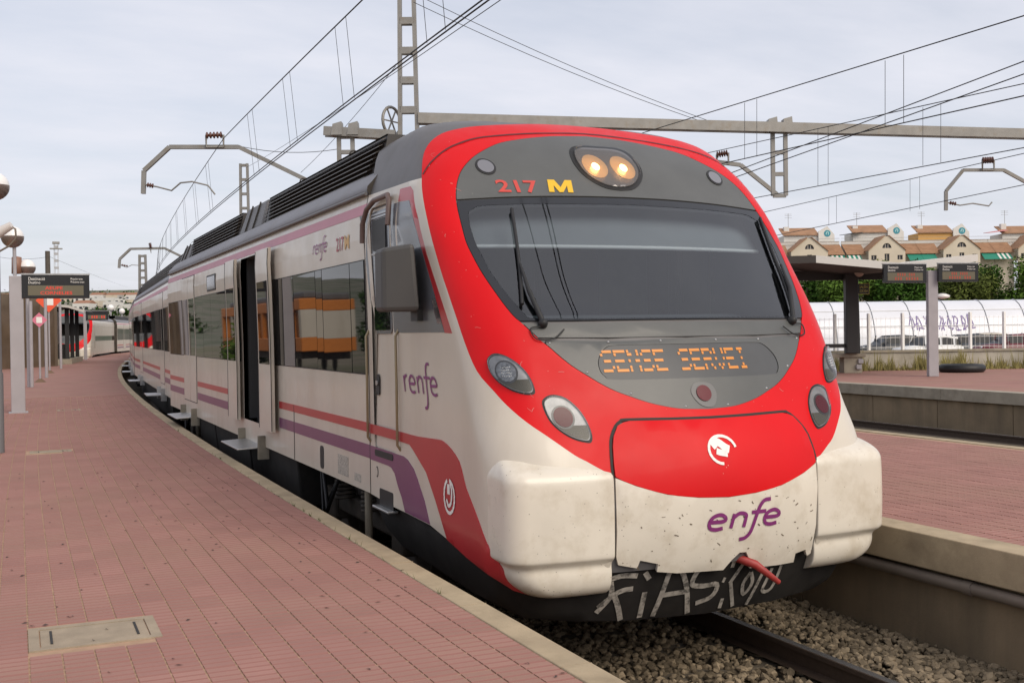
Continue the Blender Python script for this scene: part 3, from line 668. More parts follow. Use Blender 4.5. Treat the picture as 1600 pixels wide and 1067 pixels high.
patch('unit_letter', [(-.582+.19*a+.012*(b*2-1), 2.513+.101*b) for a, b in ((0, 0), (.22, 0), (.22, .55), (.42, 0), (.58, 0), (.78, .55), (.78, 0), (1, 0), (1, 1), (.72, 1), (.5, .40), (.28, 1), (0, 1))], fS, YEL, TR, step=0, off=.009, thick=.003)
rnd = random.Random(77)
def scuffs(name, n, s0, s1, z0, z1, mat, off, lmax, w, ok):
    st = []
    while len(st) < n:
        a, b = rnd.uniform(s0, s1), rnd.uniform(z0, z1)
        if not ok(a, b): continue
        an = rnd.uniform(-1.2, 1.2); l = rnd.uniform(.15, 1)**2*lmax
        st.append(([(a, b), (a+l*.5*cos(an)+rnd.uniform(-.004, .004), b+l*.5*sin(an)+rnd.uniform(-.004, .004)), (a+l*cos(an), b+l*sin(an))], rnd.uniform(.4, 1.2)*w))
    o = strokes_on(name, st, fS, mat, TR, off, w, 3); o['kind'] = 'stuff'
scuffs('scuff_marks', 46, -.74, .74, .02, .40, pmat('scuff_brown', (.13, .095, .06), .8), .0145, .035, .007, lambda a, b: True)
scuffs('paint_chips', 44, -1.5, 1.5, .65, 2.9, pmat('chip_pale', (.60, .27, .24), .8), .0055, .045, .0022, lambda a, b: inside((abs(a), b), RED_OUT+[(0, .6)]) and not inside((abs(a), b), [(0, 3.1)]+BROW_TOP+MASK_SIDE+MASK_LOW+[(0, .9)]) and not (abs(a) < .85 and b < .97))
# lamps
def outline_patch(nm, ol, mat, off, parent, step=.05, thick=.01): return patch(nm, ol, fS, mat, parent, step=step, off=off, thick=thick)
def grow(ol, k):
    cx_ = sum(a for a, b in ol)/len(ol); cy_ = sum(b for a, b in ol)/len(ol); return [(cx_+(a-cx_)*k, cy_+(b-cy_)*k) for a, b in ol]
def circ(c, r, n=20, ry=None): return [(c[0]+r*cos(2*pi*k/n), c[1]+(ry or r)*sin(2*pi*k/n)) for k in range(n)]
UPL = [(1.4337, 1.3053), (1.4107, 1.3392), (1.3651, 1.3559), (1.3032, 1.3385), (1.2381, 1.2872), (1.194, 1.2196), (1.1758, 1.1446), (1.1866, 1.1118), (1.2415, 1.111), (1.3134, 1.1339), (1.3837, 1.1795), (1.4264, 1.2379)]
LOL = [(1.1297, 1.0366), (1.105, 1.0729), (1.0504, 1.088), (.9775, 1.0656), (.9152, .9983), (.884, .9245), (.8768, .8525), (.8938, .8119), (.9285, .8107), (.9987, .8326), (1.0685, .8821), (1.1131, .947)]
def headlamp(pts, c, sg, red):
    ol = catmull([(sg*a, b) for a, b in pts], 3, True)
    if sg < 0: ol = ol[::-1]
    rim = outline_patch('headlamp', grow(ol, 1.07), BLACK, .006, TR)
    outline_patch('reflector', grow(ol, .97), SILVER, .009, rim)
    lo_ = [p for p in grow(ol, .93)]; zc = sum(b for a, b in lo_)/len(lo_); wd = [p for p in lo_ if p[1] < zc-.03]
    if len(wd) > 3: outline_patch('bezel_shadow', wd, pmat('bezel_shadow_olive', (.085, .08, .06), .4), .011, rim)  # dark wedge paints the bezel's shadow onto the reflector
    outline_patch('lamp_ring', circ((sg*c[0], c[1]), .074), pmat('lamp_ring_dark', (.10, .10, .10), .3, metal=.5), .013, rim, .04)
    outline_patch('lamp_lens', circ((sg*c[0], c[1]), .062), LENSR if red else LENSC, .017, rim, .03)
    outline_patch('cover_glass', grow(ol, .985), COVER, .026, rim, thick=.02)
    if not red:
        mb = MB()
        for i in range(6):
            for j in range(4):
                p, n = fS(sg*c[0]+(i-2.5)*.011, c[1]+(j-1.5)*.018+random.uniform(-.003, .003)); u = random.uniform(.003, .005)
                mb.lathe(p+n*.018, [(u, 0), (.0005, .003)], 6, n)
        mb.build('led_cluster', pmat('led_white', (.85, .86, .84), .2), rim)
for sg in (-1, 1):
    headlamp(UPL, (1.325, 1.243), sg, False); headlamp(LOL, (1.025, .955), sg, True)
    m = outline_patch('marker_lamp', circ((sg*1.003, 2.712), .075, 24, .066), BLACK, .009, TR); outline_patch('marker_lens', circ((sg*1.003, 2.712), .06, 24, .052), pmat('marker_glass', (.17, .17, .19), .12, coat=.6), .013, m)
TOPL = catmull([(0, 2.933), (.10, 2.933), (.18, 2.926), (.25, 2.895), (.284, 2.83), (.288, 2.75), (.262, 2.675), (.20, 2.607), (.11, 2.558), (0, 2.544)], 3)
tl = outline_patch('top_headlight', sym(TOPL), BLACK, .008, TR)
outline_patch('housing', grow(sym(TOPL), .87), pmat('top_lamp_housing', (.30, .28, .27), .25, metal=.6), .011, tl)
for a in (-.125, .115):
    outline_patch('bowl', circ((a, 2.742), .10), LAMPHALO, .014, tl, .04); outline_patch('bulb', circ((a, 2.735), .030), LAMPON, .019, tl, .03)
outline_patch('cover_glass', grow(sym(TOPL), .9), COVER, .03, tl, thick=.02)
rl = outline_patch('tail_lamp', catmull([(0, 1.148), (.07, 1.13), (.094, 1.07), (.06, 1.0), (0, .985), (-.06, 1.01), (-.10, 1.08), (-.07, 1.135)], 3, True)[::-1], pmat('tail_plate', (.13, .13, .13), .4), .009, TR)
outline_patch('lens', circ((-.006, 1.075), .056, 20, .052), LENSR, .016, rl, .03)
# wipers
def wiper(sg, pts_arm, pts_blade):
    P = lambda u, o: (lambda q: q[0]+q[1]*o)(fS(*u))
    mb = MB(); mb.tube([P(pts_arm[0], .03), P(pts_arm[1], .06), P(pts_arm[2], .055)], .014, 8, rs=[.02, .016, .009]); mb.lathe(P(pts_arm[0], .0), [(.032, 0), (.032, .03), (.02, .05), (.001, .055)], 12, fS(*pts_arm[0])[1])
    a = mb.build('wiper', BLACK, TR)
    mb = MB(); pb = catmull(pts_blade, 4); mb.tube([P(q, .03) for q in pb], .012, 6); mb.tube([P(q, .012) for q in pb], .005, 6); mb.build('blade', BLACK, a)
    mb = MB(); c = pts_arm[0]; mb.tube([P(q, .02) for q in catmull([(c[0]-sg*.0, c[1]-.02), (c[0]+sg*.09, c[1]-.03), (c[0]+sg*.07, c[1]-.10), (c[0]-sg*.04, c[1]-.10), (c[0]-sg*.13, c[1]-.04)], 4)], .005, 6); mb.build('washer_hose', BLACK, a)
wiper(-1, [(-1.012, 1.545), (-1.045, 1.74), (-1.035, 1.93)], [(-1.112, 1.668), (-1.035, 1.93), (-.985, 2.14), (-.939, 2.357)])
wiper(1, [(1.013, 1.545), (1.11, 1.76), (1.17, 1.95)], [(1.06, 1.62), (1.14, 1.86), (1.19, 2.08), (1.265, 2.36)])
# cab interior seen through the glass
mb = MB(); mb.box((AX-1.2, 9.0, .9), (AX+1.2, 9.05, 2.9)); mb.box((AX-1.25, 6.75, .9), (AX+1.25, 8.9, .95)); mb.build('cab_back_wall', CABDK, TR)
mb = MB(); mb.grid([[S(s, z)+Vector((0, .22, 0)) for s in np.linspace(-1.27, 1.27, 11)] for z in (2.12, 2.3, 2.46)]); mb.build('sun_blind', BLIND, TR)
mb = MB(); mb.tube([S(s, 2.11)+Vector((0, .215, 0)) for s in np.linspace(-1.27, 1.27, 11)], .016, 8); mb.build('blind_rail', pmat('blind_rail', (.7, .7, .68), .5), TR)
mb = MB(); mb.hexa([(AX-1.15, 6.95, 1.2), (AX+1.15, 6.95, 1.2), (AX+1.15, 7.6, 1.2), (AX-1.15, 7.6, 1.2)], [(AX-1.12, 6.9, 1.50), (AX+1.12, 6.9, 1.50), (AX+1.12, 7.55, 1.62), (AX-1.12, 7.55, 1.62)]); mb.build('dashboard', pmat('dash_grey', (.07, .08, .09), .7), TR)
mb = MB(); mb.box((AX-.28, 8.2, 1.0), (AX+.28, 8.35, 2.15)); mb.box((AX-.16, 8.2, 2.17), (AX+.16, 8.3, 2.4)); mb.build('driver_seat', pmat('seat_blue', (.03, .035, .06), .8), TR, bevel=.05)
# bumper pods
POD = [(.785, .56, -.17), (.765, .42, -.12), (.735, .29, -.085), (.70, .175, -.05), (.665, .085, -.025), (.63, .03, -.01), (.59, .004, 0), (.55, 0, 0), (.3, -.005, .003), (.11, 0, 0), (.085, .004, -.004), (.06, .04, -.045), (.035, .05, -.06), (0, .042, -.06), (-.06, .046, -.085), (-.11, .065, -.14), (-.15, .11, -.21), (-.17, .19, -.28), (-.172, .30, -.36)]
def pod(sg):
    rows = []
    for z, dy, db in POD:
        yb = float(np.interp(z, [-.17, -.14, -.07, .07, .17, .38, .6, .74], [6.42, 6.40, 6.43, 6.5, 6.58, 6.80, 6.95, 7.0])); w = 1.466+db; r = .145
        pts = [(.783, 6.62), (.783, 6.135+dy), (.784, 6.110+dy), (.788, 6.104+dy), (.812, 6.103+dy)]
        for k in range(1, 7):
            b = .812+(w-r-.812)*k/6; pts.append((b, 6.103+dy+.065*((b-.8)/.6)**2))
        y0 = pts[-1][1]
        for k in range(1, 7):
            a = pi/2*k/6; pts.append((w-r+r*sin(a), y0+r*(1-cos(a))))
        yy = y0+r; wb = min(w, 1.462)
        for k in range(1, 5): pts.append((w+(wb-w)*(k/4)**2.6, max(yy+.005*k, yy+(yb-yy)*k/4)))
        rows.append([Vector((AX+sg*a, b, z)) for a, b in pts])
    mb = MB(); mb.grid(rows if sg > 0 else [list(reversed(r)) for r in rows]); n = len(rows[0])
    mb.f = [tuple(reversed(f)) for f in mb.f]
    o = mb.build('bumper_pod', WHITEF, TR); m = o.modifiers.new('sub', 'SUBSURF'); m.levels = 1; m.render_levels = 2
    return o
pod(-1); pod(1)
# dark skirt below the nose with the chalked writing
fK = lambda s, z: (lambda q: (q[0]-Vector((0, 0, 0))+Vector((0, .0, 0)), q[1]))(fS(s, z))
sk = [(sy(9.04, .17), .17), (sy(9.06, .08), .08), (sy(8.91, -.118), -.118), (sy(8.62, -.226), -.226), (sy(8.0, -.26), -.26), (-2.0, -.31), (-1.3, -.36), (-.6, -.405), (0, -.42)]
skh = sk+[(-a, b) for a, b in reversed(sk[:-1])]
skirt = patch('nose_skirt', skh+[(1.6, .0), (.9, .02), (0, .02), (-.9, .02), (-1.6, .0)], fS, DARK, TR, step=.08, off=-.045, thick=.03)
mb = MB(); mb.box((AX-.9, 7.2, -.34), (AX+.9, 9.0, .1)); mb.build('underframe_nose', UNDER, TR)
gx = lambda pts: [( -.84+1.41*(a/1130.), -.025-.375*(b/290.)) for a, b in pts]
GR = [[(20, 55), (110, 30), (200, 35)], [(60, 60), (75, 140), (20, 230)], [(20, 200), (110, 120), (190, 105)], [(90, 130), (130, 200), (170, 285)], [(240, 20), (270, 60)], [(262, 130), (275, 280)], [(350, 280), (385, 10), (440, 20), (500, 120), (560, 285)], [(350, 160), (520, 150)],
      [(650, 20), (560, 30), (530, 110), (600, 130), (690, 130), (680, 200), (590, 230)], [(722, 108), (738, 112)], [(770, 0), (762, 280)], [(845, 10), (775, 135)], [(780, 130), (850, 280)], [(900, 85), (868, 150), (898, 215), (932, 150), (902, 85)], [(950, 0), (990, 95)], [(1045, 0), (990, 95), (945, 285)], [(1050, 80), (1025, 205), (1090, 205), (1115, 70)]]
strokes_on('chalked_writing', [(gx(s), .036 if i < 10 else .028) for i, s in enumerate(GR)], fS, GRAFF, skirt, -.040, .04)
mb = MB(); mb.tube([S(.11, .02)+Vector((0, .1, -.01)), S(.2, -.03)+Vector((0, -.08, 0)), S(.40, -.17)+Vector((0, -.13, 0))], .02, 8, rs=[.03, .03, .018]); mb.build('coupling_lever', pmat('lever_red', (.32, .03, .025), .5, var=.2, vscale=12), TR)
# ---- cab door, handrails, mirror
def sub(name, pts, mat, parent, off, thick=.006, step=0, fn=None): return patch(name, pts, fn or LF, mat, parent, step=step, off=off, thick=thick, flip=True)
sub('door_window_frame', rrect(8.40, 8.88, 1.50, 2.49, .05), SIDEGREY, cabdoor, .002)
sub('door_window', rrect(8.47, 8.82, 2.17, 2.42, .03), pmat('open_window_dark', (.006, .006, .007), .5), cabdoor, .006)
sub('door_window', rrect(8.44, 8.84, 1.53, 1.72, .02), SIDEGLASS, cabdoor, .006)
for z in (2.14, 2.43, 2.455): sub('window_rail', rect(8.43, 8.85, z, z+.014), STEEL, cabdoor, .010)
sub('door_handle', rrect(8.77, 8.86, 1.0, 1.17, .03), BLACK, cabdoor, .004)
sub('door_handle', rrect(8.79, 8.84, 1.08, 1.12, .015), STEEL, cabdoor, .016, .01)
sub('door_step', rrect(8.42, 8.90, .50, .552, .02), BLACK, TR, .012)
for y in (8.245, 9.035):
    mb = MB(); mb.tube([LF(y, z)[0]+Vector((-.028 if .63 < z < 1.52 else 0, 0, 0)) for z in (.60, .64, 1.1, 1.48, 1.53)], .011, 8); mb.build('handrail', pmat('rail_brass', (.30, .24, .15), .4, metal=.6), TR)
mb = MB(); mb.tube([LF(y, z)[0]+Vector((-.04, 0, 0)) for y, z in ((8.99, 2.25), (8.985, 2.40), (8.9, 2.52), (8.72, 2.575), (8.36, 2.58), (8.30, 2.53), (8.29, 2.34))], .022, 8); mb.build('door_rain_gutter', pmat('gutter_seal', (.13, .085, .075), .5), TR)
mb = MB(); x1 = AX-1.495
mb.hexa([(x1-.30, 7.62, 1.66), (x1-.06, 7.50, 1.66), (x1-.0, 7.86, 1.66), (x1-.29, 7.84, 1.66)], [(x1-.30, 7.62, 2.11), (x1-.10, 7.50, 2.14), (x1-.0, 7.86, 2.13), (x1-.29, 7.84, 2.11)])
mir_o = mb.build('wing_mirror', pmat('mirror_housing', (.062, .060, .058), .55, bump=.1, bscale=250), TR, bevel=.03)
mb = MB(); mb.box((x1-.03, 7.65, 1.59), (x1+.03, 7.80, 1.67)); mb.build('mirror_bracket', BLACK, mir_o)
mb = MB(); mb.box((x1-.27, 7.855, 1.70), (x1-.03, 7.87, 2.07)); mb.build('mirror_glass', SILVER, mir_o)
# footstep in the skirt
sub('foot_recess', rrect(8.44, 8.80, .09, .245, .02), BLACK, TR, .006)
mb = MB(); mb.box((AX-1.53, 8.42, .085), (AX-1.44, 8.84, .105)); mb.build('footstep', STEEL, TR, bevel=.006)
sub('inspection_mark', circ((8.86, .37), .03, 14, .045), BLACK, TR, .0075, .002); sub('inspection_mark', circ((8.86, .37), .022, 14, .036), WHITE, TR, .009, .002)

# ---- first car behind the cab
SECT = [(z, sidew(z)) for z in (.165, .42, .68, 1.0, 1.4, 1.8, 2.1, 2.3, 2.48, 2.60, 2.665)]
ROOFP = [(2.665, 1.452), (2.70, 1.468), (2.735, 1.462), (2.78, 1.42), (2.84, 1.37), (2.90, 1.29), (2.945, 1.15), (2.97, .9), (2.985, .5), (2.99, 0)]
def car_shell(mb, cx_, Y, skip=None, dx=lambda y: 0.0):
    for sg in (-1, 1):
        for i in range(len(Y)-1):
            for k in range(len(SECT)-1):
                if skip and skip(sg, (Y[i]+Y[i+1])/2, (SECT[k][0]+SECT[k+1][0])/2): continue
                a, b = SECT[k], SECT[k+1]; q = [(cx_+sg*a[1], Y[i], a[0]), (cx_+sg*a[1], Y[i+1], a[0]), (cx_+sg*b[1], Y[i+1], b[0]), (cx_+sg*b[1], Y[i], b[0])]
                mb.add(q if sg > 0 else q[::-1], [(0, 1, 2, 3)], 0, True)
        r = [[(cx_+sg*w, y, z) for z, w in ROOFP] for y in (Y[0], Y[-1])]
        mb.grid(r if sg < 0 else r[::-1], 1, True)
    mb.add([(cx_-1.46, Y[0], .17), (cx_+1.46, Y[0], .17), (cx_+1.46, Y[-1], .17), (cx_-1.46, Y[-1], .17)], [(3, 2, 1, 0)], 2)
    for y in (Y[0], Y[-1]):
        lp = [(cx_+w, y, z) for z, w in SECT]+[(cx_+w, y, z) for z, w in ROOFP[1:]]+[(cx_-w, y, z) for z, w in ROOFP[-2:0:-1]]+[(cx_-w, y, z) for z, w in reversed(SECT)]
        mb.add(lp, [tuple(range(len(lp)))], 2)
CE = 22.35
mb = MB(); car_shell(mb, AX, [9.055, 11, 12.3, 13.35, 14.72, 17, 20, CE], lambda sg, y, z: sg < 0 and 13.35 < y < 14.72 and .42 < z < 2.48)
mb.f = mb.f; car1 = mb.build('first_car_body', [WHITE, SHOULD, UNDER], TR)
# vestibule behind the open door
mb = MB(); mb.box((AX-1.3, 13.2, .36), (AX+1.2, 14.9, .42)); mb.box((AX-.2, 13.0, .42), (AX-.15, 15.0, 2.5)); mb.box((AX-1.40, 13.25, .42), (AX-.2, 13.34, 2.5)); mb.box((AX-1.40, 14.73, .42), (AX-.2, 14.82, 2.5)); mb.box((AX-1.40, 13.2, 2.485), (AX-.1, 14.9, 2.53)); mb.build('vestibule', pmat('vestibule_dark', (.05, .05, .05), .7), TR)
fl = lambda y, z: fL(y, z)
def lp(name, pts, mat, off, parent=TR, thick=.006, step=0): return patch(name, pts, fl, mat, parent, step=step, off=off, thick=thick, flip=True)
def pane(y0, y1, z0, z1, off=.006, parent=None):
    a, b = random.uniform(-.005, .005), random.uniform(-.004, .004); yc, zc = (y0+y1)/2, (z0+z1)/2
    def f(y, z): p, n = fL(y, z); return p+n*(a*(y-yc)+b*(z-zc)), n
    return patch('window_pane', zs(y0, y1, z0, z1), f, SIDEGLASS, parent or TR, step=0, off=off, thick=.006, flip=True)
def zs(y0, y1, z0, z1):            # rectangle with breaks in height so that it follows the body side
    Z = [z0]+[z for z in (1.0, 1.4, 1.8, 2.1, 2.3, 2.48) if z0 < z < z1]+[z1]
    return [(y0, z0)]+[(y1, z) for z in Z]+[(y0, z) for z in reversed(Z[1:])]
lp('window_band', zs(9.085, 12.80, 1.155, 2.125), BLACK, .003)
for a, b in ((9.10, 9.53), (9.54, 10.51), (10.52, 10.76), (10.77, 11.71), (11.72, 12.78)): pane(a, b, 1.165, 2.115, .009)
lp('window_band', zs(14.86, 18.86, 1.155, 2.125), BLACK, .003)
for a, b in ((14.88, 15.6), (15.61, 16.4), (16.41, 17.2), (17.21, 18.0), (18.01, 18.84)): pane(a, b, 1.165, 2.115, .009)
lp('window_band', zs(20.36, 22.25, 1.155, 2.125), BLACK, .003)
for a, b in ((20.38, 21.2), (21.21, 22.23)): pane(a, b, 1.165, 2.115, .009)
ds = lp('side_display', zs(16.7, 17.5, 2.165, 2.405), BLACK, .006); lp('display_face', zs(16.75, 17.45, 2.19, 2.38), pmat('side_display_face', (.28, .30, .36), .15, coat=.4), .009, ds)
for a, b in ((9.06, 12.60), (15.42, 18.80), (20.42, 22.33)):
    lp('red_stripe', zs(a, b, .676, .755), REDS, .003); lp('purple_stripe', zs(a, b, .458, .572), PURPLE, .003)
lp('pink_stripe', zs(9.06, CE-.02, 2.50, 2.588), PINK, .003)
lp('grey_wedge', [(9.06, 2.495), (9.06, 2.25), (9.13, 2.4), (9.22, 2.495)], SHOULD, .004)
text_on('unit_number', '217', 9.95, 9.70, 2.245, 2.37, fl, pmat('pink_red_lettering', (.42, .10, .13), .5), TR, .004, .012); text_on('unit_letter', 'M', 9.67, 9.52, 2.245, 2.372, fl, pmat('ochre_lettering', (.62, .40, .16), .5), TR, .004, .012)
for st in renfe_letters(): strokes_on('name_letter', [[(10.82-.5*a/2.75-.03*b, 2.28+.085*b) for a, b in s] for s in st], fl, pmat('faded_purple', (.33, .14, .27), .5), TR, .004, .016)
lp('data_plate', zs(9.75, 10.1, .22, .40), pmat('stencil_grey', (.42, .385, .33), .6, var=.5, vscale=55), .003); lp('data_plate', zs(9.35, 9.55, .22, .29), pmat('stencil_grey', (.4, .37, .3), .6), .003)
lp('body_joint', zs(11.86, 11.875, .17, .75), SEAM, .0035); lp('latch', rrect(10.62, 10.76, .2, .42, .04), BLACK, .004)
lp('body_joint', zs(9.05, 9.065, .17, 2.66), SEAM, .0045)
mb = MB(); mb.tube([(AX-1.475, y, 2.672) for y in (9.06, 15, CE)], .016, 6); mb.tube([(AX+1.475, y, 2.672) for y in (9.06, 15, CE)], .016, 6); mb.build('roof_gutter', ROOFG, TR)
# doors
def leaf(y0, y1, off, parent, name='door_leaf'):
    o = patch(name, zs(y0, y1, .40, 2.485), fl, WHITE, parent, step=0, off=off, thick=.04, flip=True)
    patch('leaf_window', zs(y0+.06, y1-.06, 1.165, 2.115), fl, SIDEGLASS, o, step=0, off=off+.003, thick=.003, flip=True)
    for yy in (y0, y1): patch('edge_seal', zs(yy-.012, yy+.012, .41, 2.475), fl, BLACK, o, step=0, off=off+.002, thick=.004, flip=True)
    return o
leaf(12.62, 13.32, .085, TR); leaf(14.75, 15.43, .085, TR)
def step_plate(y0, y1):
    mb = MB(); mb.hexa([(AX-1.79, y0, .135), (AX-1.44, y0, .15), (AX-1.44, y1, .15), (AX-1.79, y1, .135)], [(AX-1.79, y0, .152), (AX-1.44, y0, .17), (AX-1.44, y1, .17), (AX-1.79, y1, .152)]); o = mb.build('folding_step', STEEL, TR, bevel=.005)
    for y in (y0-.06, y1+.02):
        mb = MB(); mb.box((AX-1.56, y, .02), (AX-1.43, y+.05, .30)); mb.build('step_bracket', pmat('bracket_dirty', (.25, .22, .17), .6, var=.3), o)
step_plate(13.45, 14.65); step_plate(19.0, 20.2)
lp('door_gasket', zs(18.86, 20.36, .385, 2.5), BLACK, .0025)
for a, b in ((18.90, 19.60), (19.62, 20.32)):
    o = lp('door_leaf', zs(a, b, .40, 2.485), WHITE, .007); lp('leaf_window', zs(a+.05, b-.05, 1.165, 2.115), SIDEGLASS, .010, o, .003)
# roof equipment
def louvre(parent, cx_, y0, y1, slant=.4, sides=(-1, 1), n=7):
    for sg in sides:
        mb = MB(); q = lambda t: (1.275-.07*t, 2.90+.33*t)
        rows = [[(cx_+sg*(q(t)[0]-.03), y0+.0+slant*.0, q(t)[1]), (cx_+sg*(q(t)[0]-.03), y1, q(t)[1])] for t in (0, 1)]; mb.grid(rows, 0, False)
        mb.add([(cx_+sg*.3, y0, 3.235), (cx_+sg*1.19, y0, 3.235), (cx_+sg*1.19, y1, 3.235), (cx_+sg*.3, y1, 3.235)], [(0, 1, 2, 3)])
        for yy in (y0, y1): mb.add([(cx_+sg*.3, yy, 2.9), (cx_+sg*1.25, yy, 2.9), (cx_+sg*1.18, yy, 3.235), (cx_+sg*.3, yy, 3.235)], [(0, 1, 2, 3)])
        b = mb.build('louvre_box', LOUV, parent)
        for k in range(n):
            t = (k+.5)/n; x, z = q(t); mb = MB(); a = slant*(1-t)
            mb.hexa([(cx_+sg*(x+.022), y0+a, z-.026), (cx_+sg*(x-.02), y0+a, z-.006), (cx_+sg*(x-.02), y1-a*.3, z-.006), (cx_+sg*(x+.022), y1-a*.3, z-.026)],
                    [(cx_+sg*(x+.022), y0+a, z-.018), (cx_+sg*(x-.02), y0+a, z+.004), (cx_+sg*(x-.02), y1-a*.3, z+.004), (cx_+sg*(x+.022), y1-a*.3, z-.018)]); mb.build('slat', pmat('slat_edge', (.10, .088, .082), .4, metal=.3), b)
def roofbox(parent, cx_, y0, y1, h=3.26):
    mb = MB(); mb.hexa([(cx_-1.28, y0, 2.88), (cx_+1.28, y0, 2.88), (cx_+1.28, y1, 2.88), (cx_-1.28, y1, 2.88)], [(cx_-1.16, y0+.12, h), (cx_+1.16, y0+.12, h), (cx_+1.16, y1-.12, h), (cx_-1.16, y1-.12, h)]); o = mb.build('roof_cover', ROOFG, parent, bevel=.04)
    for yy in (y0+(y1-y0)*.33, y0+(y1-y0)*.66):
        for sg in (-1, 1): mb = MB(); mb.bar((cx_+sg*1.287, yy, 2.9), (cx_+sg*1.17, yy, h), .02, .012, (0, 1, 0)); mb.build('cover_joint', SEAM, o)
louvre(TR, AX, 9.35, 14.3); roofbox(TR, AX, 14.4, 16.0); louvre(TR, AX, 16.1, 21.0, .2); roofbox(TR, AX, 21.05, 22.3, 3.2)
mb = MB(); mb.box((AX-.62, 12.4, 3.2), (AX+.62, 15.2, 3.50)); mb.build('resistor_box', pmat('rusty_box', (.10, .06, .04), .7, var=.3, vscale=5), TR, bevel=.02)
for y in (12.45, 14.9):
    mb = MB(); mb.tube([(AX-.6+.05*cos(a), y, 3.54+.05*sin(a)) for a in np.linspace(0, 6.283, 13)], .011, 6); mb.build('lifting_eye', LOUV, TR)
# running gear
def bogie(parent, cx_, y):
    mb = MB()
    for sg in (-1, 1): mb.hexa([(cx_+sg*1.08-.06, y-1.5, -.32), (cx_+sg*1.08+.06, y-1.5, -.32), (cx_+sg*1.08+.06, y+1.5, -.32), (cx_+sg*1.08-.06, y+1.5, -.32)], [(cx_+sg*1.08-.06, y-1.5, -.12), (cx_+sg*1.08+.06, y-1.5, -.12), (cx_+sg*1.08+.06, y+1.5, -.12), (cx_+sg*1.08-.06, y+1.5, -.12)])
    mb.box((cx_-1.05, y-.25, -.3), (cx_+1.05, y+.25, -.1)); b = mb.build('bogie', UNDER, parent, bevel=.03)
    for yy in (-1.1, 1.1):
        for sg in (-1, 1):
            mb = MB(); mb.lathe((cx_+sg*.90, y+yy, -.29), [(.02, -.0), (.36, 0), (.40, .02), (.42, .06), (.44, .10), (.44, -.04), (.47, -.05), (.47, -.07), (.02, -.07)], 28, (sg, 0, 0)); mb.build('wheel', pmat('wheel_steel', (.07, .058, .05), .5, metal=.4, var=.3, vscale=12), b)
            mb = MB(); mb.box((cx_+sg*1.08-.1, y+yy-.16, -.42), (cx_+sg*1.08+.1, y+yy+.16, -.16)); mb.build('axle_box', UNDER, b, bevel=.03)
            mb = MB(); mb.tube([(cx_+sg*1.2+.09*cos(t), y+yy*.42+.09*sin(t), -.14+.03*t/6.283*1.4) for t in np.linspace(0, 6.283*5, 60)], .017, 6); mb.build('spring', UNDER, b)
    for sg in (-1, 1):
        mb = MB(); mb.tube([(cx_+sg*1.32, y-.75, -.5), (cx_+sg*1.32, y-.75, .14)], .035, 8); mb.build('damper', pmat('damper_dirty', (.28, .24, .18), .5, var=.2), b)
        mb = MB(); mb.tube([(cx_+sg*1.3, y+.3, .1), (cx_+sg*1.36, y+.55, -.25), (cx_+sg*1.3, y+.9, .08)], .022, 6); mb.tube([(cx_+sg*1.25, y+.45, .12), (cx_+sg*1.34, y+.8, -.3), (cx_+sg*1.25, y+1.2, .1)], .016, 6); mb.build('hose', BLACK, b)
bogie(TR, AX, 10.4); bogie(TR, AX, 20.6)
def ubox(parent, cx_, y0, y1, zb=-.36):
    mb = MB(); mb.hexa([(cx_-1.38, y0, zb), (cx_+1.38, y0, zb), (cx_+1.38, y1, zb), (cx_-1.38, y1, zb)], [(cx_-1.435, y0, .168), (cx_+1.435, y0, .168), (cx_+1.435, y1, .168), (cx_-1.435, y1, .168)]); o = mb.build('equipment_case', DARK, parent, bevel=.02)
    return o
for a, b in ((11.95, 14.6), (14.68, 17.3), (17.4, 19.0)): ubox(TR, AX, a, b)
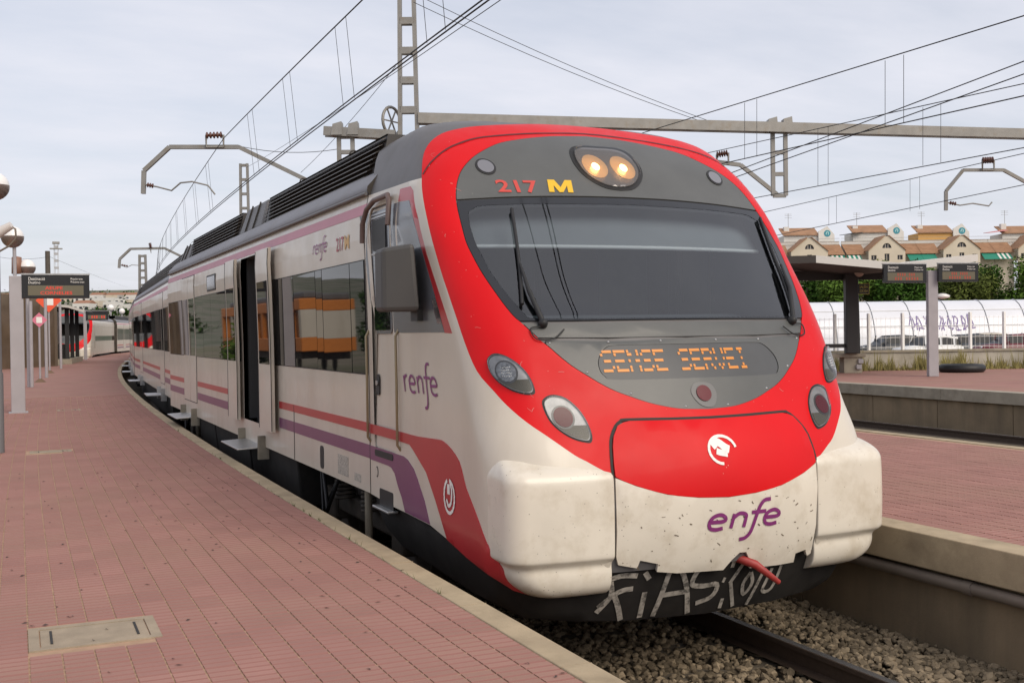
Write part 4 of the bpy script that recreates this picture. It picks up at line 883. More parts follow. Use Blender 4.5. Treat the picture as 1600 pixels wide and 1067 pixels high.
# ---- following cars
def coach(L, name):
    mb = MB(); h = L/2; car_shell(mb, 0, [-h, -h*.3, h*.3, h]); c = mb.build(name, [WHITE, SHOULD, UNDER], None)
    for sg in (-1, 1):
        def f(y, z, sg=sg): return Vector((sg*sidew(z), y, z)), Vector((sg, 0, 0))
        def q(nm, pts, mat, off, parent=c, thick=.006): return patch(nm, pts, f, mat, parent, step=0, off=off, thick=thick, flip=(sg < 0))
        d1, d2 = -h*.5, h*.5
        for a, b in ((-h+.15, d1-.72), (d1+.72, d2-.72), (d2+.72, h-.15)):
            q('window_band', zs(a, b, 1.155, 2.125), BLACK, .003); n = max(1, round((b-a)/1.1)); w = (b-a)/n
            for k in range(n): q('window_pane', zs(a+k*w+.012, a+(k+1)*w-.012, 1.165, 2.115), SIDEGLASS, .006)
            q('red_stripe', zs(a, b, .676, .755), REDS, .003); q('purple_stripe', zs(a, b, .458, .572), PURPLE, .003)
        q('pink_stripe', zs(-h+.02, h-.02, 2.50, 2.588), PINK, .003)
        for d in (d1, d2):
            q('door_gasket', zs(d-.72, d+.72, .385, 2.5), BLACK, .0025)
            for a, b in ((d-.68, d-.01), (d+.01, d+.68)):
                q('door_leaf', zs(a, b, .40, 2.485), WHITE, .007); q('leaf_window', zs(a+.05, b-.05, 1.165, 2.115), SIDEGLASS, .010)
            if sg < 0:
                m2 = MB(); m2.box((-1.86, d-.6, .135), (-1.44, d+.6, .155)); m2.box((-1.56, d-.68, .02), (-1.43, d-.62, .3)); m2.box((-1.56, d+.62, .02), (-1.43, d+.68, .3)); m2.build('folding_step', STEEL, c)
    m2 = MB(); m2.box((-1.28, -h-.32, .25), (1.28, -h+.02, 2.8)); m2.build('gangway_bellows', BLACK, c)
    m2 = MB(); m2.hexa([(-1.36, -h+2.6, -.36), (1.36, -h+2.6, -.36), (1.36, h-2.6, -.36), (-1.36, h-2.6, -.36)], [(-1.43, -h+2.6, .166), (1.43, -h+2.6, .166), (1.43, h-2.6, .166), (-1.43, h-2.6, .166)]); m2.build('equipment_case', DARK, c)
    for sg in (-1, 1):
        m2 = MB(); m2.grid([[(sg*1.26, -h+.7, 2.9), (sg*1.26, h-.7, 2.9)], [(sg*1.18, -h+.9, 3.235), (sg*1.18, h-.9, 3.235)], [(0, -h+.9, 3.25), (0, h-.9, 3.25)]], 0, False); b = m2.build('louvre_box', LOUV, c)
        for k in range(6):
            t = (k+.5)/6; x, z = 1.285-.07*t, 2.90+.33*t; m2 = MB(); m2.bar((sg*x, -h+.8+.1*t, z-.01), (sg*x, h-.8-.1*t, z-.01), .03, .012); m2.build('slat', MATS['slat_edge'], b)
    return c
cars = []; y = CE+.32
proto = None
for k in range(4):
    L = 17.6; c = coach(L, 'following_car') if proto is None else copy_tree(proto); proto = proto or c
    y0, y1 = y, y+L*cos(head(y)); a, b = pth(y0, 0, 0), pth(y1, 0, 0); ang = atan2(b.x-a.x, b.y-a.y)
    c.parent = TR; c.location = (a+b)/2-NOSE; c.rotation_euler = (0, 0, -ang); cars.append(c); y = y1+.32
# ---- the other train, far down the platform: body parts only
T2Y = 84.0
T2 = thing('commuter_train', 'second red and white train beyond the platform shelter in the distance', 'train', pth(T2Y, -6.45, -.73))
T2.rotation_euler = (0, 0, -head(T2Y)-.03)
KEEP = {'body_shell', 'red_mask', 'brow_panel', 'windscreen_surround', 'apron_panel', 'destination_housing', 'display_glass', 'hatch_red_leaf', 'hatch_white_leaf', 'cab_side_panel', 'cab_door', 'bumper_pod', 'nose_skirt', 'first_car_body', 'window_band', 'window_pane', 'red_stripe', 'purple_stripe', 'equipment_case', 'louvre_box'}
for o in list(TR.children):
    n = o.name.split('.')[0]
    if n in KEEP: c = o.copy(); COL.objects.link(c); c.parent = T2
    elif n == 'following_car' and o in cars[:2]: copy_tree(o, T2)
mb = MB(); mb.box((AX+1.463, 9.1, 1.16), (AX+1.475, 22.2, 2.11)); b = mb.build('window_band', SIDEGLASS, TR); c = b.copy(); COL.objects.link(c); c.parent = T2

# ================================================================ left platform furniture
RX = Vector((RB[0, 0], RB[1, 0], 0)).normalized(); FY = Vector((RB[0, 2], RB[1, 2], 0)).normalized()   # across and away from the viewer
def flat_fn(o, ux, uz=Vector((0, 0, 1))):
    n = ux.cross(uz).normalized()
    return lambda a, b: (o+ux*a+uz*b, n)
def globe(t, c, r):
    mb = MB(); prof = [(r*sin(a), -r*cos(a)) for a in np.linspace(pi/2, pi-.001, 9)]
    mb.lathe(c, prof, 20); mb.build('globe', GLOBE, t)
    mb = MB(); mb.lathe(c, [(r*1.012*sin(a), -r*1.012*cos(a)) for a in np.linspace(.001, pi/2+.06, 9)], 20); mb.build('globe_base', GLOBEB, t)
def info_sign(t, o, ux, w, h, lines, small=True, led=None):
    uz = Vector((0, 0, 1)); n = ux.cross(uz).normalized(); fn = flat_fn(o, ux)
    mb = MB(); d = -n*.14
    q = [o, o+ux*w, o+ux*w+uz*h, o+uz*h]; mb.hexa([p for p in q], [p+d for p in q])
    mb.f = [tuple(reversed(f)) for f in mb.f]
    s = mb.build('display_case', SIGNBK, t, bevel=.01)
    patch('case_trim', [(-.01, h), (w+.01, h), (w+.01, h+.03), (-.01, h+.03)], fn, STEEL, s, step=0, off=.01, thick=.16)
    patch('display_panel', [(w*.09, h*.12), (w*.91, h*.12), (w*.91, h*.55), (w*.09, h*.55)], fn, SIGNLCD, s, step=0, off=.004, thick=.003)
    if small:
        text_on('heading_text', 'Destinació', w*.10, w*.34, h*.77, h*.90, fn, WTXT, s, .006); text_on('heading_text', 'Destino', w*.10, w*.27, h*.62, h*.73, fn, WTXT, s, .006)
        text_on('heading_text', 'Pròxim tren', w*.72, w*.90, h*.79, h*.88, fn, WTXT, s, .006); text_on('heading_text', 'Próximo tren', w*.72, w*.92, h*.66, h*.75, fn, WTXT, s, .006)
    for i, (tx, a, b, c, e) in enumerate(lines): text_on('led_line', tx, w*a, w*b, h*c, h*e, fn, led or LEDRED, s, .008, .015)['kind'] = 'stuff'
    return s
p = gnd(29, 645); t = thing('sign_post', 'tall square grey post carrying a departure display at left of the platform', 'sign post', p)
mb = MB(); mb.box((p.x-.13, p.y-.1, 0), (p.x+.13, p.y+.14, 2.74)); mb.build('post', POST, t, bevel=.012); mb = MB(); mb.box((p.x-.18, p.y-.15, 0), (p.x+.18, p.y+.19, .02)); mb.build('base_plate', POST, t)
info_sign(t, Vector((p.x+.10, p.y-.12, 2.29)), Vector((1, 0, 0)), 1.27, .47, [('AEUPE', .34, .60, .37, .51), ('CORNELIES', .27, .74, .16, .30)])
mb = MB(); mb.tube([(p.x-.02, p.y, 2.74), (p.x-.02, p.y, 3.34)], .035, 8); mb.build('lamp_stem', POST, t); globe(t, (p.x-.05, p.y, 3.52), .215)
p = gnd(2, 707); t = thing('lamp_post', 'slim dark lamp post with globe and horn speaker cut by the left edge', 'lamp post', p)
mb = MB(); mb.tube([(p.x-.02, p.y, 0), (p.x-.02, p.y, 3.3)], .05, 12); mb.build('pole', pmat('dark_post', (.16, .16, .17), .5), t); mb = MB(); mb.tube([(p.x-.02, p.y, 0), (p.x-.02, p.y, 1.05)], .062, 12); mb.build('pole_base', MATS['dark_post'], t)
g0 = atd(-9, 291, 15.0); globe(t, g0, .19); mb = MB(); mb.tube([(p.x-.02, p.y, 3.25), (g0.x, g0.y, g0.z-.15)], .03, 8); mb.build('lamp_stem', POST, t)
h0 = atd(-5, 365, 14.6); h1 = atd(18, 352, 14.6); mb = MB(); mb.tube([h0, h0+(h1-h0)*.5, h1], .05, 12, rs=[.075, .06, .05]); mb.build('horn_speaker', pmat('horn_white', (.62, .58, .55), .4), t)
mb = MB(); mb.tube([h1+(h0-h1)*.1, atd(24, 358, 14.6), atd(25, 372, 14.6), atd(15, 384, 14.6), atd(-3, 394, 14.6)], .013, 6); mb.build('speaker_cable', pmat('cable_brown', (.16, .13, .10), .6), t)
p = gnd(50, 605); t = thing('slim_post', 'nearest of the thin grey poles in front of the brown screen', 'post', p, 'thin grey platform poles'); mb = MB(); mb.tube([p, p+Vector((0, 0, 2.6))], .055, 10); mb.build('pole', POST, t)
for px, py, lab in ((73, 590, 'thin grey pole between the pink diamond sign and the shelter'), (95.5, 576, 'thin grey pole standing at the corner of the shelter')):
    p = gnd(px, py); t = thing('slim_post', lab, 'post', p, 'thin grey platform poles'); mb = MB(); mb.tube([p, p+Vector((0, 0, 3.2))], .06, 10); mb.build('pole', POST, t)
def diamond(px, py, d, r, mat, gpx, gpy, label, mark):
    b = gnd(gpx, gpy); c = atd(px, py, d); t = thing('diamond_sign', label, 'sign', b)
    mb = MB(); mb.tube([b, Vector((b.x, b.y, c.z))], .035, 8); mb.build('pole', POST, t); mb = MB(); mb.lathe(b, [(.2, 0), (.05, .12)], 10); mb.build('foot', pmat('rust_foot', (.16, .10, .06), .8), t)
    fn = flat_fn(Vector((b.x, b.y-.06, c.z)), Vector((1, 0, 0))); patch('board', [(-r, 0), (0, -r), (r, 0), (0, r)], fn, mat, t, step=0, off=0, thick=.03)
    text_on('board_mark', mark, -.09*r/.25, .09*r/.25, -.1*r/.25, .1*r/.25, fn, WTXT, t, .006, .02)
diamond(58, 500, 37.5, .25, pmat('pink_board', (.62, .18, .26), .5), 63, 597, 'pink diamond sign on a thin pole in front of the brown screen', '1')
diamond(79, 466, 44, .50, pmat('orange_board', (.75, .09, .03), .5), 78, 583, 'orange red diamond sign partly hidden behind the departure display', 'I')
# brown glazed screen
a = gnd(-60, 581); b = gnd(88, 572); t = thing('glazed_screen', 'tall brown glazed wind screen at the far left of the platform', 'screen', a)
d = (b-a); n = 6; BRG = pmat('brown_glazing', (.13, .095, .065), .18, var=.3, vscale=.8, coat=.3); BRF = pmat('brown_frame', (.10, .07, .045), .5)
for k in range(n+1):
    q = a+d*k/n; mb = MB(); mb.bar(q, q+Vector((0, 0, 3.7)), .16); mb.build('upright', BRF, t)
for k in range(n):
    q0 = a+d*(k+.04)/n; q1 = a+d*(k+.96)/n; mb = MB(); mb.hexa([q0, q1, q1+FY*.04, q0+FY*.04], [v+Vector((0, 0, 3.6)) for v in (q0, q1, q1+FY*.04, q0+FY*.04)]); mb.build('pane', BRG, t)
# platform shelter
def SP(y, off, z): return pth(y, off, z)
t = thing('platform_shelter', 'dark open shelter with a pale curved roof halfway along the platform', 'shelter', SP(66, -4.9, 0))
mb = MB(); mb.grid([[SP(y, o_, z) for y in (65, 68, 71, 74)] for o_, z in ((-6.2, 3.25), (-5.6, 3.32), (-4.7, 3.22), (-3.9, 2.95))]); mb.grid([[SP(y, o_, z-.14) for y in (65, 68, 71, 74)] for o_, z in ((-6.2, 3.25), (-5.6, 3.32), (-4.7, 3.22), (-3.9, 2.95))], 1)
mb.grid([[SP(65, o_, z), SP(65, o_, z-.14)] for o_, z in ((-6.2, 3.25), (-5.6, 3.32), (-4.7, 3.22), (-3.9, 2.95))]); mb.build('roof', [pmat('shelter_roof', (.50, .47, .43), .6), BLACK], t)
for y in (66, 69.5, 73):
    for o_ in (-5.85, -4.85):
        mb = MB(); mb.bar(SP(y, o_, 0), SP(y, o_, 3.2), .22); mb.build('column', BLACK, t)
mb = MB(); mb.grid([[SP(y, -5.8, .3), SP(y, -5.8, 3.0)] for y in (66, 73)], 0, False); mb.grid([[SP(66.2, o_, .25), SP(66.2, o_, 1.1)] for o_ in (-5.85, -4.85)], 0, False); mb.build('dark_panel', pmat('shelter_panel', (.03, .028, .026), .3), t)
mb = MB(); mb.hexa([SP(65.6, -6.0, 0), SP(65.6, -4.6, 0), SP(74, -4.6, 0), SP(74, -6.0, 0)], [SP(65.6, -6.0, .28), SP(65.6, -4.6, .28), SP(74, -4.6, .28), SP(74, -6.0, .28)]); mb.build('plinth', CONC, t)
p = gnd(134, 562); t = thing('sign_post', 'distant departure display on a slim post beside the shelter', 'sign post', p); mb = MB(); mb.bar(p, p+Vector((0, 0, 3.2)), .2); mb.build('post', POST, t)
info_sign(t, p+Vector((.05, -.15, 2.55)), Vector((1, 0, 0)), 1.35, .6, [('III II', .25, .85, .2, .5)], False)
for px, py, gx_, gy_, r, lab in ((173, 481, 174, 551, .30, 'white globe lamp on a pole far down the platform, left of a pair'), (190.5, 486.5, 190, 549, .28, 'white globe lamp on a pole far down the platform, right of a pair')):
    b = gnd(gx_, gy_); dd = proj(b)[2]; c = atd(px, py, dd); t = thing('globe_lamp', lab, 'lamp', b, 'far globe lamps'); mb = MB(); mb.tube([b, c], .06, 8); mb.build('pole', POST, t); mb = MB(); mb.lathe(c, [(r*sin(q)+.001, -r*cos(q)) for q in np.linspace(0, pi, 12)], 16); mb.build('globe', GLOBE, t)
b = gnd(176, 548); t = thing('small_board', 'little white notice board on a post near the far platform end', 'board', b); mb = MB(); mb.tube([b, b+Vector((0, 0, 2.5))], .05, 8); mb.build('post', POST, t); mb = MB(); mb.box((b.x-.5, b.y-.1, 2.0), (b.x+.5, b.y-.05, 2.7)); mb.build('board', pmat('board_white', (.72, .70, .66), .5), t)
c = atd(42, 418, 34); t = thing('lamp_post', 'globe lamp with a brown speaker rising behind the departure display', 'lamp post', (c.x, c.y, 0)); mb = MB(); mb.tube([(c.x, c.y, 0), c], .05, 8); mb.build('pole', POST, t); globe(t, c, .25); mb = MB(); mb.lathe(c+Vector((-.28, -.1, .05)), [(.001, .28), (.14, .25), (.15, -.25), (.001, -.26)], 12); mb.build('speaker', pmat('speaker_brown', (.24, .12, .08), .5), t)
b = atd(77, 540, 60); t = thing('wooden_pole', 'plain brown wooden pole standing behind the departure display', 'pole', (b.x, b.y, -.9)); mb = MB(); mb.tube([(b.x, b.y, -.9), (b.x, b.y, 6.1)], .15, 10, rs=[.17, .13]); mb.build('pole', pmat('pole_wood', (.10, .085, .07), .9, var=.3), t)
def lattice(t, base, H, w0, w1, mat, nb, th=.06, dirx=Vector((1, 0, 0))):
    dy = Vector((0, 0, 1)).cross(dirx)
    for sx in (-1, 1):
        for sy_ in (-1, 1):
            a = base+dirx*sx*w0/2+dy*sy_*w0*.35; b_ = base+dirx*sx*w1/2+dy*sy_*w1*.35+Vector((0, 0, H)); mb = MB(); mb.bar(a, b_, th); mb.build('leg', mat, t)
    for k in range(nb):
        z = H*(k+.5)/nb; w = w0+(w1-w0)*z/H; q = base+Vector((0, 0, z))
        for sy_ in (-1, 1):
            mb = MB(); mb.bar(q-dirx*w/2+dy*sy_*w*.35, q+dirx*w/2+dy*sy_*w*.35, th*.5, H/nb*.32); mb.build('batten', mat, t)
b = atd(90, 520, 150); t = thing('lattice_tower', 'slender pale floodlight tower far off above the departure display', 'tower', (b.x, b.y, -1)); lattice(t, Vector((b.x, b.y, -1)), 15.0, .55, .45, pmat('tower_pale', (.45, .45, .46), .6), 16, .05, RX)
mb = MB(); mb.box((b.x-.8, b.y-.3, 13.2), (b.x+.8, b.y+.3, 13.35)); mb.box((b.x-.45, b.y-.3, 13.9), (b.x+.45, b.y+.3, 14.2)); mb.build('lamp_cluster', GALV, t)
# far hillside with white houses
SCRUB = pmat('hill_scrub', (.23, .21, .16), .95, var=.3, vscale=.05, dirt=(.05, .075, .03), dscale=.05, dlo=.42, dhi=.6)
mb = MB(); rows = []
rnd = random.Random(5)
prof = [(150, -1.2), (230, .5), (330, 5), (430, 12), (520, 18), (620, 25), (720, 32), (900, 36), (1400, 34)]
for d, z in prof:
    rows.append([EYEV_ for EYEV_ in [Vector((FY.x*d+RX.x*x*d, FY.y*d+RX.y*x*d, z+(rnd.uniform(-1.5, 1.5)*d/600 if d > 200 else 0))) for x in np.linspace(-1.6, -.12, 36)]])
mb.grid(rows); mb.f = [tuple(reversed(f)) for f in mb.f]; HILL = struct(mb.build('hill', SCRUB))
HW = [pmat('house_white', (.62, .60, .56), .8), pmat('house_cream', (.55, .48, .38), .8)]; HRF = pmat('house_roof', (.30, .15, .09), .9); HWIN = pmat('house_window', (.03, .03, .035), .3)
spots = [(106, 462, 7), (117, 459, 5), (131, 463, 9), (142, 470, 6), (150, 461, 6), (160, 466, 9), (171, 472, 5), (179, 461, 8), (190, 467, 6), (199, 461, 9), (208, 468, 6), (126, 474, 6), (186, 476, 7), (218, 462, 8), (10, 462, 8), (-30, 466, 7), (-90, 463, 9), (-140, 470, 8)]
ORD = ['leftmost', 'second', 'third', 'fourth', 'fifth', 'sixth', 'seventh', 'eighth', 'ninth', 'tenth', 'eleventh', 'twelfth', 'thirteenth', 'fourteenth', 'fifteenth', 'sixteenth', 'seventeenth', 'rightmost']
for i, (px, py, w) in enumerate(sorted(spots)):
    d = 560-(py-452)*7; c = atd(px, py, d); h = rnd.uniform(3.5, 5.5); dp = 8
    t = thing('hillside_house', '%s small pale house from the left on the far hillside' % ORD[i], 'house', (c.x, c.y, c.z-h), 'far hillside houses')
    b0 = Vector((c.x, c.y, c.z-h-3)); q = [b0-RX*w/2, b0+RX*w/2, b0+RX*w/2+FY*dp, b0-RX*w/2+FY*dp]
    mb = MB(); mb.hexa(q, [v+Vector((0, 0, h+3)) for v in q]); mb.build('wall', HW[0 if i % 4 else 1], t)
    tp = [v+Vector((0, 0, h+3.02)) for v in q]; mb = MB(); rh = 1.2 if i % 3 == 0 else .25; r0, r1 = (tp[0]+tp[3])/2+Vector((0, 0, rh)), (tp[1]+tp[2])/2+Vector((0, 0, rh)); mb.add([tp[0], tp[1], r1, r0, tp[2], tp[3]], [(0, 1, 2, 3), (4, 5, 3, 2), (1, 4, 2), (5, 0, 3)]); mb.build('roof', HRF if i % 3 == 0 else HW[0], t)
    for k in range(3):
        mb = MB(); o_ = b0-RX*w/2+RX*w*(k+.5)/3-FY*.05+Vector((0, 0, 3+h*.45)); mb.hexa([o_-RX*.5, o_+RX*.5, o_+RX*.5+FY*.1, o_-RX*.5+FY*.1], [v+Vector((0, 0, 1.3)) for v in (o_-RX*.5, o_+RX*.5, o_+RX*.5+FY*.1, o_-RX*.5+FY*.1)]); mb.build('window', HWIN, t)

# ================================================================ vegetation helper
def leafmat(nm, c): 
    m = pmat(nm, c, .75, spec=.12, island=.5, var=.2, vscale=1.2); m.node_tree.nodes['Principled BSDF'].inputs['Subsurface Weight'].default_value = 0; return m
LEAFS = [leafmat('leaf_dark', (.045, .10, .014)), leafmat('leaf_mid', (.075, .135, .020)), leafmat('leaf_olive', (.10, .125, .028))]
TRUNK = pmat('bark', (.08, .06, .045), .95, var=.3, vscale=8)
def tree(name, label, base, H, rx, n, mat, seed, group=None, size=.16, low=.1):
    rnd = random.Random(seed); t = thing(name, label, 'tree', base, group); b = Vector(base)
    mb = MB(); top = b+Vector((0, 0, H*.75)); mb.tube([b, b+Vector((rnd.uniform(-.1, .1), 0, H*.35)), top], .1, 8, rs=[.03*H, .022*H, .008*H])
    cl = []
    for k in range(14):
        a = rnd.uniform(0, 6.283); r = rx*sqrt(rnd.random())*.75; z = H*rnd.uniform(low+.12, .86); c = b+Vector((r*cos(a), r*sin(a)*.8, z)); cl.append((c, rx*rnd.uniform(.32, .52)*(1.0-.35*abs(z/H-.55)))); mb.tube([b+Vector((0, 0, H*rnd.uniform(.2, .5))), c], .03, 6, rs=[.014*H, .004*H])
    mb.build('trunk', TRUNK, t); mb = MB()
    for i in range(n):
        c, r = rnd.choice(cl); u = Vector((rnd.gauss(0, 1), rnd.gauss(0, 1), rnd.gauss(0, 1))).normalized(); p = c+u*r*(rnd.random()**.45)*Vector((1, 1, .8)).length/1.62
        a1 = Vector((rnd.gauss(0, 1), rnd.gauss(0, 1), rnd.gauss(0, .6))).normalized(); a2 = a1.cross(u+Vector((0, 0, .2))).normalized(); s = size*rnd.uniform(.6, 1.4)
        mb.add([p-a1*s, p-a2*s*.5, p+a1*s, p+a2*s*.5], [(0, 1, 2, 3)])
    mb.build('crown', mat, t); return t

mb = MB(); rnd = random.Random(31)
for i in range(420):
    d = rnd.uniform(230, 640); px = rnd.uniform(-260, 300); z = float(np.interp(d, [a for a, _ in prof], [b for _, b in prof])); q = FY*d+RX*((px-CX)/FPX*d); r = rnd.uniform(1.0, 3.2)
    for j in range(46):
        u = Vector((rnd.gauss(0, 1), rnd.gauss(0, 1), abs(rnd.gauss(0, .7)))); p = Vector((q.x, q.y, z))+u*r*.55; a1 = Vector((rnd.gauss(0, 1), rnd.gauss(0, 1), rnd.gauss(0, .6))).normalized(); a2 = a1.cross(Vector((.3, .2, 1))).normalized(); s = r*.28
        mb.add([p-a1*s, p-a2*s*.6, p+a1*s, p+a2*s*.6], [(0, 1, 2, 3)])
o = mb.build('hill_scrub', LEAFS[0], None, kind='stuff'); o['label'] = 'dark green scrub dotted over the far hillside'; o['category'] = 'scrub'
# wagon and trees added out of view to fill the side window reflections
t = thing('added_wagon', 'orange wagon added out of view for the side window reflections', 'wagon', (-9.0, 66, -.73))
ORG_ = pmat('wagon_orange', (.62, .20, .03), .5, var=.1); 
mb = MB(); mb.box((-10.4, 56, .25), (-7.6, 76, .9)); mb.box((-10.4, 56, 2.2), (-7.6, 76, 2.7)); mb.build('body_side', ORG_, t, bevel=.04)
for k in range(11): mb = MB(); mb.box((-10.38, 56+k*1.96, .9), (-7.62, 56.5+k*1.96, 2.2)); mb.build('body_post', ORG_ if k % 3 else WHITE, t)
mb = MB(); mb.box((-10.2, 56.2, .85), (-7.8, 75.8, 2.25)); mb.build('glazing', SIDEGLASS, t); mb = MB(); mb.box((-10.1, 56.3, 2.7), (-7.9, 75.7, 3.0)); mb.build('roof', ROOFG, t, bevel=.08)
for y in (59, 61.2, 71, 73.2):
    for sg in (-1, 1): mb = MB(); mb.lathe((-9+sg*.83, y, -.28), [(.02, 0), (.44, 0), (.46, .06), (.02, .08)], 20, (sg, 0, 0)); mb.build('wheel', UNDER, t)
mb = MB(); mb.box((-10.2, 57, -.1), (-7.8, 75, .25)); mb.build('underframe', UNDER, t)
for i, (x, y, h_) in enumerate(((-13, 58, 4.5), (-8.5, 72, 4))): tree('leafy_tree', ORD[i]+' green tree added out of view for the side window reflections', (x, y, -1.06), h_, 2.2, 2500, LEAFS[i % 3], 80+i, 'added trees left of the line', .16)

# ================================================================ far platform, car park and flats on the right
p = gnd(1457.5, 588); t = thing('sign_post', 'grey post with two departure displays on the far right platform', 'sign post', p)
mb = MB(); top = p+Vector((0, 0, 3.05)); mb.bar(p, top, .28, .2, FY); mb.build('post', POST, t, bevel=.01)
dd = proj(p)[2]
for x0, x1, yb, yt, tx in ((1381, 1448, 442, 413, ('IIII III', 'III IIIII')), (1467, 1529, 440, 412, ('III IIII', 'IIIII III'))):
    a = atd(x0, yb, dd-.3); b = atd(x1, yb, dd-.3); c = atd(x0, yt, dd-.3); info_sign(t, a, (b-a).normalized(), (b-a).length, c.z-a.z, [(tx[0], .32, .72, .37, .52), (tx[1], .26, .80, .15, .30)], True, LEDDIM)
mb = MB(); q = atd(1472, 462, dd); mb.lathe(q, [(.001, -.1), (.2, -.06), (.22, 0), (.1, .06), (.001, .07)], 14); mb.build('lamp_head', GLOBE, t)
# canopy on the far platform
dcan = 33.0; t = thing('platform_canopy', 'black steel canopy with pale butterfly roof on the far right platform', 'canopy', gnd(1331, 583))
zv = lambda px, py: atd(px, py, dcan)
F0 = [zv(1180, 403), zv(1240, 400), zv(1275, 399), zv(1410, 411), zv(1528, 397)]; dpt = FY*5.0-RX*1.2
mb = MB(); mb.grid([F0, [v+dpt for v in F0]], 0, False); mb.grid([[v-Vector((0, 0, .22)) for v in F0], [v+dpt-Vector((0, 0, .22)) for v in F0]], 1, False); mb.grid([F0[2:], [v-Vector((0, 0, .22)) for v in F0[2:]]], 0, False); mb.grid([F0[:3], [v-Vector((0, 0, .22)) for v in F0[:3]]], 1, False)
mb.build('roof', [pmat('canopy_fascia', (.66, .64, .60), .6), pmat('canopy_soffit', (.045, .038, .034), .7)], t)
cb = gnd(1331, 583); cb = Vector((cb.x, cb.y, .62)); ct = atd(1331, 420, proj(cb)[2])
BLK = pmat('black_steel', (.022, .020, .020), .5)
mb = MB(); mb.bar(cb, Vector((cb.x, cb.y, F0[3].z-.1)), .40, .30, FY); mb.build('column', BLK, t, bevel=.03); mb = MB(); mb.tube([cb+RX*.24+Vector((0, 0, 0)), cb+RX*.24+Vector((0, 0, .5)), cb+RX*.20+Vector((0, 0, 2.4))], .035, 8); mb.build('downpipe', BLK, t)
mb = MB(); mb.bar(Vector((cb.x, cb.y, F0[3].z-.22))-RX*3.5+FY*.4, Vector((cb.x, cb.y, F0[3].z-.22))+RX*2.4+FY*.4, .14, .3); mb.build('beam', BLK, t)
mb = MB(); mb.bar(cb-RX*2.2+Vector((0, 0, .25)), cb-RX*.2+Vector((0, 0, .25)), .08, .12); mb.build('back_rail', BLK, t)
mb = MB(); q = atd(1341, 425, proj(cb)[2]-.4); mb.lathe(q, [(.001, 0), (.14, .02), (.16, .1), (.06, .2), (.001, .2)], 14, tuple(-FY)); mb.build('loudspeaker', pmat('speaker_buff', (.34, .27, .22), .6), t)
q = atd(1340.5, 460, proj(cb)[2]-.1); fn = flat_fn(q, RX); ex = patch('exit_board', rect(0, .36, 0, .34), fn, pmat('exit_yellow', (.55, .46, .12), .5), t, step=0, off=0, thick=.03); patch('exit_face', rect(.015, .345, .015, .325), fn, SIGNBK, ex, step=0, off=.004, thick=.003)
text_on('exit_text', 'SALIDA', .05, .31, .19, .28, fn, MATS['exit_yellow'], ex, .007); text_on('exit_text', 'SORTIDA', .05, .31, .06, .15, fn, MATS['exit_yellow'], ex, .007)
b = gnd(1318, 583); t = thing('concrete_bench', 'pale concrete bench under the canopy of the far platform', 'bench', b)
mb = MB(); q = [b-RX*1.9, b+RX*.72, b+RX*.72+FY*.7, b-RX*1.9+FY*.7]; mb.hexa([v+Vector((0, 0, .50)) for v in q], [v+Vector((0, 0, .62)) for v in q]); mb.build('seat', CONC, t, bevel=.015)
for s0, s1 in ((-1.6, -1.1), (.05, .62)):
    mb = MB(); q = [b+RX*s0+FY*.08, b+RX*s1+FY*.08, b+RX*s1+FY*.6, b+RX*s0+FY*.6]; mb.hexa(q, [v+Vector((0, 0, .5)) for v in q]); mb.build('support', CONC, t)
for s0, z in ((.5, .12), (.56, .3)):
    mb = MB(); q = b+RX*s0+FY*.05; mb.bar(q+Vector((0, 0, z)), q+Vector((0, 0, z+.14)), .16, .1, FY); mb.build('junction_box', POST, t, bevel=.01)
q = gnd(1503, 581); t = MB(); t.tube([q+Vector((.5*cos(a)*1.15, .5*sin(a)*1.15, .12)) for a in np.linspace(0, 6.2831, 25)], .13, 10, caps=False); tag(t.build('rubber_tyre', BLACK), 'flat black tyre lying at the back of the far platform', 'tyre')
# low wall with white railing
WD = 38.0; t = thing('boundary_wall', 'low rendered wall with white railing behind the far platform', 'wall', atd(1440, 560, WD))
w0 = atd(1150, 545.5, WD); w1 = atd(1760, 545.5, WD); zt = .62; w0.z = w1.z = 0; u = (w1-w0).normalized(); Lw = (w1-w0).length
RND = pmat('rendered_wall', (.47, .43, .36), .9, var=.15, vscale=2, dirt=(.25, .21, .15), dscale=1.5, dlo=.5, dhi=.85)
mb = MB(); q = [w0, w1, w1+FY*.2, w0+FY*.2]; mb.hexa([v+Vector((0, 0, -1)) for v in q], [v+Vector((0, 0, zt-.05)) for v in q]); mb.build('wall', RND, t); mb = MB(); q = [w0-FY*.05, w1-FY*.05, w1+FY*.25, w0+FY*.25]; mb.hexa([v+Vector((0, 0, zt-.048)) for v in q], [v+Vector((0, 0, zt+.03)) for v in q]); mb.build('coping', CONC, t)
FW = pmat('fence_white', (.84, .83, .81), .5)
for px in range(1190, 1700, 53):
    a = atd(px+10, 540, WD); k = (a-w0).dot(u); q = w0+u*k+FY*.1; mb = MB(); mb.bar(q+Vector((0, 0, zt)), q+Vector((0, 0, zt+1.28)), .085); mb.build('fence_post', FW, t)
for z in (.12, .45, .78, 1.1):
    mb = MB(); mb.bar(w0+FY*.1+Vector((0, 0, zt+z)), w1+FY*.1+Vector((0, 0, zt+z)), .012); mb.build('wire', FW, t)
mb = MB(); nv = int(Lw/.16)
for k in range(nv): q = w0+u*(k*.16)+FY*.1; mb.bar(q+Vector((0, 0, zt+.05)), q+Vector((0, 0, zt+1.15)), .006)
o = mb.build('mesh_wires', FW, t, kind='stuff')
